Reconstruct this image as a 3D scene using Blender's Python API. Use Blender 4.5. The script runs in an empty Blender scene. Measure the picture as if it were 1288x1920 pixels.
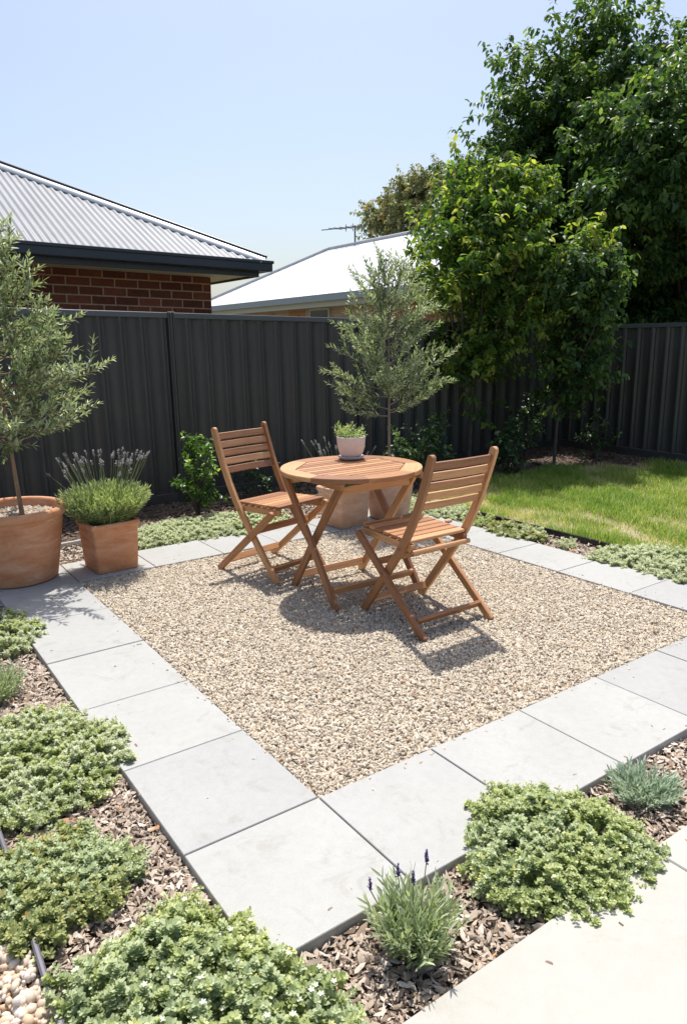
import bpy, bmesh, math
import numpy as np
from mathutils import Vector, Matrix
rng = np.random.default_rng(7)
C = bpy.context.scene.collection
scene = bpy.context.scene

# ------------------------------------------------------------------ camera, sky, sun, exposure
cam_d = bpy.data.cameras.new('camera'); cam = bpy.data.objects.new('camera', cam_d); C.objects.link(cam)
scene.camera = cam
cam_d.sensor_fit = 'HORIZONTAL'; cam_d.sensor_width = 36.0; cam_d.lens = 36 * 1360.5 / 1288
cam_d.clip_start = 0.05; cam_d.clip_end = 1000
_r, _u, _f = Vector((.8178, -.5752, -.0165)), Vector((.1463, .1800, .9727)), Vector((.5566, .7978, -.2314))
_f.normalize(); _r = _f.cross(_u).normalized(); _u = _r.cross(_f)
m = Matrix(((_r.x, _u.x, -_f.x), (_r.y, _u.y, -_f.y), (_r.z, _u.z, -_f.z))).to_4x4()
m.translation = Vector((-1.0607, -1.6815, 1.381)); cam.matrix_world = m

SUN = Vector((.245, .335, 1.0)).normalized()
elev = math.asin(SUN.z); azim = math.atan2(SUN.x, SUN.y)
w = bpy.data.worlds.new('World'); scene.world = w; w.use_nodes = True
nt = w.node_tree; bg = nt.nodes['Background']
sky = nt.nodes.new('ShaderNodeTexSky'); sky.sky_type = 'NISHITA'; sky.sun_disc = False
sky.sun_elevation = elev; sky.sun_rotation = azim
sky.air_density = 1.0; sky.dust_density = 3.0; sky.ozone_density = 0.9; sky.altitude = 0
nt.links.new(sky.outputs[0], bg.inputs[0]); bg.inputs[1].default_value = 0.143
sl = bpy.data.lights.new('sun', 'SUN'); sl.energy = 4.6; sl.angle = math.radians(0.5); sl.color = (1.0, .965, .91)
so = bpy.data.objects.new('sun', sl); C.objects.link(so); so.rotation_euler = SUN.to_track_quat('Z', 'Y').to_euler()
so.location = (2, 3, 12)
vs = scene.view_settings; vs.view_transform = 'Standard'; vs.look = 'None'; vs.gamma = 1; vs.exposure = 0.29
vs.use_curve_mapping = False
scene.cycles.max_bounces = 8; scene.cycles.diffuse_bounces = 4; scene.cycles.transparent_max_bounces = 8
scene.cycles.use_denoising = True

# ------------------------------------------------------------------ node materials
def lin(c):
    return tuple(c) + (1.0,) if len(c) == 3 else c
class N:
    def __init__(s, name):
        s.m = bpy.data.materials.new(name); s.m.use_nodes = True; s.t = s.m.node_tree
        s.b = s.t.nodes['Principled BSDF']; s.out = s.t.nodes['Material Output']
    def n(s, kind, **kw):
        x = s.t.nodes.new(kind)
        for k, v in kw.items(): setattr(x, k, v)
        return x
    def l(s, a, b): s.t.links.new(a, b)
    def coord(s, scale=(1, 1, 1), rot=(0, 0, 0), world=False):
        if world:
            g = s.n('ShaderNodeNewGeometry'); o = g.outputs['Position']
        else:
            g = s.n('ShaderNodeTexCoord'); o = g.outputs['Object']
        mp = s.n('ShaderNodeMapping'); mp.inputs['Scale'].default_value = scale; mp.inputs['Rotation'].default_value = rot
        s.l(o, mp.inputs[0]); return mp.outputs[0]
    def noise(s, vec, scale, detail=4, rough=.55, dist=0):
        x = s.n('ShaderNodeTexNoise'); x.inputs['Scale'].default_value = scale; x.inputs['Detail'].default_value = detail
        x.inputs['Roughness'].default_value = rough; x.inputs['Distortion'].default_value = dist
        s.l(vec, x.inputs['Vector']); return x.outputs['Fac']
    def ramp(s, fac, stops, interp='LINEAR'):
        x = s.n('ShaderNodeValToRGB'); e = x.color_ramp; e.interpolation = interp
        while len(e.elements) < len(stops): e.elements.new(.5)
        for i, (p, c) in enumerate(stops): e.elements[i].position = p; e.elements[i].color = lin(c)
        s.l(fac, x.inputs[0]); return x.outputs[0]
    def mix(s, fac, a, b, mode='MIX'):
        x = s.n('ShaderNodeMix', data_type='RGBA', blend_type=mode)
        for sock, v in ((x.inputs[0], fac), (x.inputs[6], a), (x.inputs[7], b)):
            if hasattr(v, 'is_output'): s.l(v, sock)
            elif isinstance(v, (int, float)): sock.default_value = v
            else: sock.default_value = lin(v)
        return x.outputs[2]
    def bump(s, h, strength=.3, dist=.01):
        x = s.n('ShaderNodeBump'); x.inputs['Strength'].default_value = strength; x.inputs['Distance'].default_value = dist
        s.l(h, x.inputs['Height']); s.l(x.outputs[0], s.b.inputs['Normal'])
    def fin(s, col=None, rough=.7, spec=None, metal=0):
        if col is not None:
            if hasattr(col, 'is_output'): s.l(col, s.b.inputs['Base Color'])
            else: s.b.inputs['Base Color'].default_value = lin(col)
        if hasattr(rough, 'is_output'): s.l(rough, s.b.inputs['Roughness'])
        else: s.b.inputs['Roughness'].default_value = rough
        if spec is not None: s.b.inputs['Specular IOR Level'].default_value = spec
        s.b.inputs['Metallic'].default_value = metal
        return s.m

def mat_leaf(name, stops, trans=.3, rough=.45, tcol=(1.25, 1.3, .6), spec=.5, back=None):
    k = N(name); a = k.n('ShaderNodeAttribute', attribute_name='rnd')
    col = k.ramp(a.outputs['Fac'], stops)
    if back is not None:
        g = k.n('ShaderNodeNewGeometry'); col = k.mix(g.outputs['Backfacing'], col, back)
    k.fin(col, rough, spec)
    tr = k.n('ShaderNodeBsdfTranslucent'); tc = k.mix(1.0, col, tcol, 'MULTIPLY'); k.l(tc, tr.inputs['Color'])
    ms = k.n('ShaderNodeMixShader'); ms.inputs[0].default_value = trans
    k.l(k.b.outputs[0], ms.inputs[1]); k.l(tr.outputs[0], ms.inputs[2]); k.l(ms.outputs[0], k.out.inputs[0])
    return k.m
def mat_attr(name, stops, rough=.8, noise_scale=80, namt=.25, bump=.3):
    k = N(name); a = k.n('ShaderNodeAttribute', attribute_name='rnd')
    col = k.ramp(a.outputs['Fac'], stops)
    nz = k.noise(k.coord(world=True), noise_scale, 3)
    col = k.mix(namt, col, k.ramp(nz, [(.3, (.25, .22, .2)), (.7, (1, 1, 1))]), 'MULTIPLY')
    if bump: k.bump(nz, bump, .003)
    return k.fin(col, rough, .3)

def mat_wood():
    k = N('oiled_hardwood'); a = k.n('ShaderNodeAttribute', attribute_name='rnd')
    tc = k.n('ShaderNodeTexCoord'); uv = k.n('ShaderNodeUVMap'); uv.uv_map = 'grain'
    mp = k.n('ShaderNodeMapping'); mp.inputs['Scale'].default_value = (3, 60, 60); k.l(uv.outputs[0], mp.inputs[0])
    cx = k.n('ShaderNodeCombineXYZ'); off = k.n('ShaderNodeMath', operation='MULTIPLY'); off.inputs[1].default_value = 37
    k.l(a.outputs['Fac'], off.inputs[0]); k.l(off.outputs[0], cx.inputs[2])
    ad = k.n('ShaderNodeVectorMath', operation='ADD'); k.l(mp.outputs[0], ad.inputs[0]); k.l(cx.outputs[0], ad.inputs[1])
    n1 = k.noise(ad.outputs[0], 1.6, 6, .65, .6)
    base = k.ramp(a.outputs['Fac'], [(0, (.26, .108, .042)), (.5, (.42, .196, .080)), (1, (.62, .335, .155))])
    col = k.mix(.75, base, k.ramp(n1, [(.30, (.42, .35, .30)), (.46, (.86, .83, .79)), (.6, (1.05, 1.03, 1.0)), (.75, (1.22, 1.2, 1.14))]), 'MULTIPLY')
    k.bump(n1, .12, .002)
    return k.fin(col, k.ramp(n1, [(.3, (.56,) * 3), (.7, (.44,) * 3)]), .65)
WOOD = mat_wood()
k = N('pale_concrete_paver'); v = k.coord(world=True)
n1 = k.noise(v, 2.2, 5); n2 = k.noise(v, 240, 2); n3 = k.noise(v, 30, 6, .7); vo = k.n('ShaderNodeTexVoronoi'); vo.inputs['Scale'].default_value = 38; k.l(v, vo.inputs['Vector'])
col = k.ramp(n1, [(.3, (.372, .372, .358)), (.7, (.410, .409, .394))])
col = k.mix(.3, col, k.ramp(n3, [(.32, (.80, .79, .77)), (.6, (1.02, 1.02, 1.02))]), 'MULTIPLY')
col = k.mix(.5, col, k.ramp(n2, [(.3, (.85, .85, .85)), (.6, (1, 1, 1))]), 'MULTIPLY')
col = k.mix(.55, col, k.ramp(vo.outputs['Distance'], [(.035, (.62, .60, .57)), (.06, (1, 1, 1))]), 'MULTIPLY')
at = k.n('ShaderNodeAttribute', attribute_name='rnd'); col = k.mix(.8, col, k.ramp(at.outputs['Fac'], [(0, (.91, .91, .92)), (1, (1.05, 1.045, 1.03))]), 'MULTIPLY')
n4 = k.noise(v, 5.5, 7, .72, 1.2); col = k.mix(.6, col, k.ramp(n4, [(.34, (.80, .77, .72)), (.45, (1, 1, 1))]), 'MULTIPLY')
k.bump(n2, .15, .002); PAVER = k.fin(col, .75, .3)
k = N('cream_concrete'); v = k.coord(world=True)
n1 = k.noise(v, 1.7, 5); n2 = k.noise(v, 300, 2); n3 = k.noise(v, 16, 6, .7)
col = k.ramp(n1, [(.3, (.425, .412, .372)), (.7, (.465, .452, .412))])
col = k.mix(.35, col, k.ramp(n3, [(.3, (.84, .83, .80)), (.6, (1, 1, 1))]), 'MULTIPLY')
col = k.mix(.4, col, k.ramp(n2, [(.3, (.86, .86, .86)), (.6, (1, 1, 1))]), 'MULTIPLY')
n4 = k.noise(v, 3.3, 7, .72, 1.5); col = k.mix(.55, col, k.ramp(n4, [(.33, (.84, .80, .72)), (.46, (1, 1, 1))]), 'MULTIPLY')
k.bump(n2, .2, .002); CONC = k.fin(col, .8, .25)
k = N('soil'); v = k.coord(world=True); n1 = k.noise(v, 9, 8, .7)
k.bump(n1, .6, .02); SOIL = k.fin(k.ramp(n1, [(.3, (.035, .025, .018)), (.7, (.13, .095, .07))]), .95)
k = N('gravel_bed'); v = k.coord(world=True); n1 = k.noise(v, 120, 4, .7)
k.bump(n1, .6, .01); GBED = k.fin(k.ramp(n1, [(.3, (.34, .27, .20)), (.7, (.56, .47, .36))]), .9)
k = N('lawn_soil'); v = k.coord(world=True); n1 = k.noise(v, 4, 6, .7)
LBED = k.fin(k.ramp(n1, [(.35, (.16, .15, .06)), (.62, (.42, .34, .21))]), .95)
k = N('far_ground'); v = k.coord(world=True); n1 = k.noise(v, .6, 8, .7)
GROUND = k.fin(k.ramp(n1, [(.35, (.06, .07, .03)), (.7, (.16, .14, .08))]), .95)
STONE = mat_attr('crushed_tan_stone', [(0, (.27, .205, .15)), (.12, (.415, .335, .245)), (.4, (.565, .48, .37)), (.75, (.68, .605, .485)), (.93, (.60, .56, .48)), (1, (.52, .31, .17))], .8, 60, .2)
PEB = mat_attr('river_pebble', [(0, (.50, .28, .15)), (.2, (.62, .44, .29)), (.5, (.70, .58, .45)), (.8, (.72, .66, .57)), (1, (.45, .42, .38))], .6, 25, .3)
CHIP = mat_attr('bark_chip', [(0, (.12, .08, .055)), (.25, (.32, .24, .18)), (.55, (.50, .41, .325)), (.85, (.70, .61, .52)), (1, (.54, .29, .14))], .85, 50, .4)
k = N('charcoal_steel'); v = k.coord(world=True); n1 = k.noise(v, 1.3, 5, .6); n2 = k.noise(k.coord((14, 14, .8), world=True), 2, 4)
col = k.ramp(n1, [(.3, (.052, .050, .049)), (.7, (.067, .064, .061))])
col = k.mix(.35, col, k.ramp(n2, [(.35, (.75, .76, .78)), (.65, (1.1, 1.1, 1.08))]), 'MULTIPLY')
sz = k.n('ShaderNodeSeparateXYZ'); k.l(v, sz.inputs[0]); nd = k.noise(v, 7, 6, .7)


sp = k.noise(v, 55, 3, .6); col = k.mix(k.ramp(sp, [(.66, (0, 0, 0)), (.74, (.35, .35, .35))]), col, (.17, .155, .135))
STEEL = k.fin(col, k.ramp(nd, [(.3, (.5,) * 3), (.7, (.36,) * 3)]), .5)
k = N('charcoal_steel_cap'); STEELCAP = k.fin((.085, .095, .105), .3, .6)
k = N('terracotta'); v = k.coord(); n1 = k.noise(k.coord((1, 1, 3.2)), 4.5, 6, .62, .8); n2 = k.noise(v, 60, 4, .6)
sx = k.n('ShaderNodeSeparateXYZ'); k.l(v, sx.inputs[0])
col = k.ramp(n1, [(.28, (.52, .20, .095)), (.45, (.62, .29, .15)), (.6, (.68, .37, .22)), (.72, (.74, .53, .40))])
col = k.mix(.35, col, k.ramp(n2, [(.3, (.78, .76, .74)), (.65, (1.05, 1.04, 1.04))]), 'MULTIPLY')
k.bump(n2, .12, .004); TERRA = k.fin(col, .78, .3)
k = N('pale_terracotta'); v = k.coord(); n1 = k.noise(k.coord((1, 1, 2.2)), 6, 6, .62, .8); n2 = k.noise(v, 60, 4, .6)
col = k.ramp(n1, [(.3, (.56, .32, .20)), (.5, (.64, .40, .27)), (.66, (.69, .50, .38)), (.8, (.73, .61, .52))])
col = k.mix(.35, col, k.ramp(n2, [(.3, (.78, .76, .74)), (.65, (1.05, 1.04, 1.04))]), 'MULTIPLY')
k.bump(n2, .12, .004); TERRA2 = k.fin(col, .8, .3)
k = N('blush_ceramic'); n1 = k.noise(k.coord(), 30, 5, .6)
CERAM = k.fin(k.ramp(n1, [(.3, (.72, .62, .58)), (.7, (.78, .70, .66))]), .55, .4)
k = N('lilac_ceramic'); CERAM2 = k.fin((.52, .47, .50), .5, .4)
k = N('olive_bark'); n1 = k.noise(k.coord((30, 30, 6)), 2.5, 6, .7)
k.bump(n1, .6, .01); BARK = k.fin(k.ramp(n1, [(.3, (.13, .10, .075)), (.7, (.31, .25, .19))]), .85)
k = N('tan_bark'); n1 = k.noise(k.coord((30, 30, 6)), 2.5, 6, .7)
k.bump(n1, .6, .01); BARK2 = k.fin(k.ramp(n1, [(.3, (.20, .125, .075)), (.7, (.40, .27, .17))]), .8)
k = N('dark_bark'); n1 = k.noise(k.coord((20, 20, 5)), 2.5, 6, .7)
k.bump(n1, .6, .01); BARK3 = k.fin(k.ramp(n1, [(.3, (.05, .04, .032)), (.7, (.15, .12, .10))]), .9)
k = N('face_brick'); v = k.n('ShaderNodeTexCoord').outputs['Object']
sp = k.n('ShaderNodeSeparateXYZ'); k.l(v, sp.inputs[0]); ad = k.n('ShaderNodeMath', operation='ADD'); k.l(sp.outputs[0], ad.inputs[0]); k.l(sp.outputs[1], ad.inputs[1])
cb = k.n('ShaderNodeCombineXYZ'); k.l(ad.outputs[0], cb.inputs[0]); k.l(sp.outputs[2], cb.inputs[1])
br = k.n('ShaderNodeTexBrick'); br.inputs['Scale'].default_value = 1; br.inputs['Brick Width'].default_value = .24; br.inputs['Row Height'].default_value = .0862
br.inputs['Mortar Size'].default_value = .0075; br.inputs['Mortar Smooth'].default_value = .15; br.inputs['Bias'].default_value = 0
br.inputs['Color1'].default_value = lin((.15, .052, .035)); br.inputs['Color2'].default_value = lin((.29, .10, .062)); br.inputs['Mortar'].default_value = lin((.56, .38, .27))
k.l(cb.outputs[0], br.inputs['Vector']); nz = k.noise(v, 26, 5, .6)
col = k.mix(.5, br.outputs['Color'], k.ramp(nz, [(.3, (.6, .58, .56)), (.7, (1.2, 1.15, 1.1))]), 'MULTIPLY')
inv = k.n('ShaderNodeMath', operation='SUBTRACT'); inv.inputs[0].default_value = 1; k.l(br.outputs['Fac'], inv.inputs[1])
k.bump(inv.outputs[0], .8, .006); BRICK = k.fin(col, .85, .25)
def brickpale(name, c1, c2, mo):
    k = N(name); v = k.n('ShaderNodeTexCoord').outputs['Object']
    sp = k.n('ShaderNodeSeparateXYZ'); k.l(v, sp.inputs[0]); ad = k.n('ShaderNodeMath', operation='ADD'); k.l(sp.outputs[0], ad.inputs[0]); k.l(sp.outputs[1], ad.inputs[1])
    cb = k.n('ShaderNodeCombineXYZ'); k.l(ad.outputs[0], cb.inputs[0]); k.l(sp.outputs[2], cb.inputs[1])
    br = k.n('ShaderNodeTexBrick'); br.inputs['Scale'].default_value = 1; br.inputs['Brick Width'].default_value = .24; br.inputs['Row Height'].default_value = .086
    br.inputs['Mortar Size'].default_value = .006; br.inputs['Color1'].default_value = lin(c1); br.inputs['Color2'].default_value = lin(c2); br.inputs['Mortar'].default_value = lin(mo)
    k.l(cb.outputs[0], br.inputs['Vector']); return k.fin(br.outputs['Color'], .85, .25)
BRICK2 = brickpale('pale_pink_brick', (.42, .27, .20), (.52, .37, .28), (.55, .45, .36))
BRICK3 = brickpale('orange_brick', (.40, .17, .09), (.50, .24, .13), (.5, .38, .28))
k = N('grey_roof_steel'); n1 = k.noise(k.coord((1.2, .3, 1)), 3, 5); ROOF = k.fin(k.ramp(n1, [(.3, (.21, .22, .235)), (.7, (.26, .27, .285))]), .5, .4, .1)
k = N('roof_cap_steel'); CAPM = k.fin((.52, .54, .55), .35, .5, .2)
k = N('slate_gutter'); n1 = k.noise(k.coord(), 2, 4); GUT = k.fin(k.ramp(n1, [(.3, (.024, .030, .042)), (.7, (.034, .040, .054))]), .35, .5)
k = N('cream_soffit'); SOFF = k.fin((.78, .70, .56), .7)
k = N('white_roof_steel'); n1 = k.noise(k.coord(), .8, 4); ROOF2 = k.fin(k.ramp(n1, [(.3, (.74, .75, .76)), (.7, (.80, .81, .81))]), .3, .5)
k = N('pale_gutter'); GUT2 = k.fin((.33, .37, .375), .45)
k = N('cream_trim'); TRIM2 = k.fin((.55, .52, .44), .6)
k = N('window_glass'); GLASS = k.fin((.03, .035, .04), .08, .6)
k = N('antenna_metal'); ANT = k.fin((.10, .10, .11), .4, .5, .6)
k = N('black_plastic_edging'); EDGE = k.fin((.018, .018, .02), .38, .5)
k = N('grey_metal_edging'); EDGE2 = k.fin((.17, .16, .19), .42, .5, .3)
k = N('white_metal_edging'); EDGE3 = k.fin((.62, .60, .56), .5)
k = N('bolt_steel'); BOLT = k.fin((.55, .52, .48), .35, .5, .8)
L_PEAR = mat_leaf('pear_leaf', [(0, (.045, .10, .026)), (.35, (.12, .22, .044)), (.65, (.29, .39, .07)), (1, (.50, .52, .13))], .52, .45, (1.3, 1.28, .6), .3)
L_PEARD = mat_leaf('dark_pear_leaf', [(0, (.040, .090, .032)), (.45, (.095, .175, .052)), (.78, (.19, .29, .075)), (1, (.38, .45, .13))], .48, .42, (1.2, 1.22, .6), .35)
L_OLIVE = mat_leaf('olive_leaf', [(0, (.095, .14, .068)), (.5, (.19, .25, .115)), (.8, (.32, .385, .16)), (1, (.46, .53, .20))], .3, .42, (1.1, 1.25, .6), .45, back=(.42, .47, .34))
L_LAV = mat_leaf('lavender_leaf', [(0, (.17, .235, .095)), (.5, (.34, .42, .19)), (1, (.52, .58, .32))], .32, .55)
L_LAV2 = mat_leaf('grey_lavender_leaf', [(0, (.22, .29, .17)), (.5, (.42, .49, .32)), (1, (.62, .67, .48))], .3, .55)
F_LAV = mat_leaf('dry_lavender_flower', [(0, (.20, .19, .22)), (.5, (.37, .35, .37)), (1, (.60, .57, .54))], .15, .8, (1, 1, 1))
F_PUR = mat_leaf('purple_lavender_flower', [(0, (.10, .08, .18)), (1, (.26, .21, .36))], .2, .7, (1, 1, 1))
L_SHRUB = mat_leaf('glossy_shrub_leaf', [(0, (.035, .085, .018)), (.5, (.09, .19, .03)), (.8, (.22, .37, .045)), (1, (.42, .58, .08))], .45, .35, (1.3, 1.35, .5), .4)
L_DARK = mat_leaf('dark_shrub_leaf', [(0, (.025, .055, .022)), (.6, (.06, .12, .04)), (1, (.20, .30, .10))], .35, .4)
L_SAGE = mat_leaf('silver_green_leaf', [(0, (.32, .37, .22)), (.4, (.55, .60, .40)), (.75, (.73, .76, .58)), (1, (.83, .84, .73))], .43, .65, (1.1, 1.1, .82), .3)
L_MINT = mat_leaf('fresh_green_leaf', [(0, (.20, .255, .09)), (.4, (.42, .49, .215)), (.75, (.62, .67, .36)), (.93, (.74, .76, .47)), (1, (.80, .70, .20))], .44, .6, (1.12, 1.12, .75), .3)
L_BRONZE = mat_leaf('bronze_green_leaf', [(0, (.16, .19, .065)), (.4, (.32, .37, .145)), (.75, (.48, .51, .24)), (.92, (.62, .52, .20)), (1, (.70, .30, .10))], .4, .6, (1.12, 1.1, .7), .3)
L_TEAL = mat_leaf('blue_green_leaf', [(0, (.23, .29, .155)), (.5, (.49, .56, .335)), (1, (.72, .76, .54))], .43, .6, (1.1, 1.12, .8), .3)
L_GREY = mat_leaf('grey_leaf', [(0, (.25, .34, .25)), (.5, (.46, .55, .42)), (1, (.66, .72, .60))], .3, .65, (1, 1.1, .8))
L_SUCC = mat_leaf('succulent_leaf', [(0, (.17, .26, .08)), (.5, (.36, .46, .17)), (.85, (.52, .58, .25)), (1, (.62, .28, .12))], .3, .45)
L_GUM = mat_leaf('gum_leaf', [(0, (.13, .155, .08)), (.5, (.25, .26, .115)), (.8, (.38, .32, .13)), (1, (.48, .38, .17))], .32, .5)
W_FLOWER = mat_leaf('white_petal', [(0, (.70, .72, .55)), (1, (.80, .80, .76))], .3, .6, (1, 1, 1))
GRASS = mat_leaf('grass_blade', [(0, (.085, .18, .028)), (.38, (.20, .345, .055)), (.66, (.36, .475, .095)), (.85, (.56, .56, .20)), (1, (.76, .66, .40))], .42, .55, (1.12, 1.15, .6), .3)
STEMM = N('green_stem').fin((.20, .25, .11), .7)

# ------------------------------------------------------------------ object helpers
def props(o, label=None, cat=None, group=None, kind=None):
    if label: o['label'] = label
    if cat: o['category'] = cat
    if group: o['group'] = group
    if kind: o['kind'] = kind
    return o
def thing(name, label, cat, loc=(0, 0, 0), rz=0, group=None):
    o = bpy.data.objects.new(name, None); C.objects.link(o); o.location = loc; o.rotation_euler = (0, 0, rz)
    o.empty_display_size = .1
    return props(o, label, cat, group)
def link(name, me, parent=None):
    o = bpy.data.objects.new(name, me); C.objects.link(o)
    if parent is not None: o.parent = parent
    return o
def npmesh(name, V, Fs, mats, parent=None, rnd=None, smooth=False, mi=None):
    """Fs: list of (m,k) index arrays; rnd: per-vertex attribute"""
    me = bpy.data.meshes.new(name)
    V = np.asarray(V, np.float32); me.vertices.add(len(V)); me.vertices.foreach_set('co', V.ravel())
    Fs = [np.asarray(f, np.int32) for f in Fs if len(f)]
    loops = np.concatenate([f.ravel() for f in Fs]); sizes = np.concatenate([np.full(len(f), f.shape[1], np.int32) for f in Fs])
    starts = np.concatenate([[0], np.cumsum(sizes)[:-1]]).astype(np.int32)
    me.loops.add(len(loops)); me.loops.foreach_set('vertex_index', loops)
    me.polygons.add(len(sizes)); me.polygons.foreach_set('loop_start', starts); me.polygons.foreach_set('loop_total', sizes)
    if smooth: me.polygons.foreach_set('use_smooth', np.ones(len(sizes), bool))
    if mi is not None: me.polygons.foreach_set('material_index', np.asarray(mi, np.int32))
    if rnd is not None:
        a = me.attributes.new('rnd', 'FLOAT', 'POINT'); a.data.foreach_set('value', np.asarray(rnd, np.float32))
    for mt in (mats if isinstance(mats, (list, tuple)) else [mats]): me.materials.append(mt)
    me.update(calc_edges=True); me.validate()
    return link(name, me, parent)
def inst(T, F, M, P):
    """place template T (n,3), faces F (m,k) at N frames M (N,3,3) columns = axes, P (N,3)"""
    V = np.einsum('nij,kj->nki', M, T) + P[:, None, :]
    n = len(T); FF = (F[None] + (np.arange(len(P)) * n)[:, None, None]).reshape(-1, F.shape[1])
    return V.reshape(-1, 3), FF
def nrm(a): return a / np.maximum(np.linalg.norm(a, axis=-1, keepdims=True), 1e-9)
def frames(d, up=None, scale=1.0, roll=None):
    d = nrm(d); N_ = len(d)
    if up is None: up = np.tile([0, 0, 1.0], (N_, 1))
    s = np.cross(up, d); bad = np.linalg.norm(s, axis=1) < 1e-3; s[bad] = [1, 0, 0]; s = nrm(s); n = np.cross(d, s)
    if roll is not None:
        c, q = np.cos(roll)[:, None], np.sin(roll)[:, None]; s, n = s * c + n * q, -s * q + n * c
    M = np.stack([d, s, n], -1)
    sc = np.broadcast_to(np.asarray(scale, float).reshape(-1, 1, 1) if np.ndim(scale) else scale, (N_, 1, 1)) if np.ndim(scale) else scale
    return M * sc
# leaf templates, unit length along x, width along y, normal z
LEAF = (np.array([[0, 0, 0], [.32, .25, .05], [.72, .19, .0], [1, 0, -.16], [.72, -.19, .0], [.32, -.25, .05], [.4, 0, -.02], [.72, 0, -.07]]),
        np.array([[0, 6, 1, 1], [0, 5, 6, 6], [1, 6, 7, 2], [6, 5, 4, 7], [2, 7, 3, 3], [7, 4, 3, 3]]))
LEAF = (LEAF[0], np.array([[1, 0, 6, 2], [6, 0, 5, 4], [2, 6, 7, 3], [7, 6, 4, 3]]))
NARROW = (np.array([[0, 0, 0], [.3, .085, .015], [1, 0, -.05], [.3, -.085, .015], [.7, .065, 0], [.7, -.065, 0]]),
          np.array([[0, 3, 5, 2], [0, 2, 4, 1]]))
ROUND = (np.array([[0, 0, 0], [.35, .27, .05], [.8, .24, .05], [1, 0, -.04], [.8, -.24, .05], [.35, -.27, .05], [.5, 0, -.03]]),
         np.array([[0, 6, 2, 1], [6, 3, 2, 2], [0, 5, 4, 6], [6, 4, 3, 3]]))
ROUND = (ROUND[0], np.array([[0, 6, 2, 1], [0, 5, 4, 6], [6, 4, 3, 2]]))
def tubes(paths, radii, sides=6):
    Vs, Fs, off = [], [], 0
    for P, R in zip(paths, radii):
        P = np.asarray(P, float); R = np.broadcast_to(np.asarray(R, float), (len(P),))
        d = nrm(np.gradient(P, axis=0)); up = np.array([.13, .21, .97]) if abs(d[0][2]) < .9 else np.array([1, .1, 0])
        s = nrm(np.cross(up, d)); n = np.cross(d, s); t = np.linspace(0, 2 * np.pi, sides, endpoint=False)
        ring = P[:, None] + R[:, None, None] * (np.cos(t)[None, :, None] * s[:, None] + np.sin(t)[None, :, None] * n[:, None])
        Vs.append(ring.reshape(-1, 3)); k = len(P); i = np.arange(k - 1)[:, None] * sides; j = np.arange(sides)[None]
        a = i + j; b = i + (j + 1) % sides
        Fs.append((np.stack([a, b, b + sides, a + sides], -1).reshape(-1, 4)) + off); off += k * sides
    return np.concatenate(Vs), np.concatenate(Fs)
def bez(p0, p1, p2, n=8):
    t = np.linspace(0, 1, n)[:, None]; return (1 - t) ** 2 * np.asarray(p0) + 2 * t * (1 - t) * np.asarray(p1) + t * t * np.asarray(p2)
def rdir(n): return nrm(rng.normal(size=(n, 3)))

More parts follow.
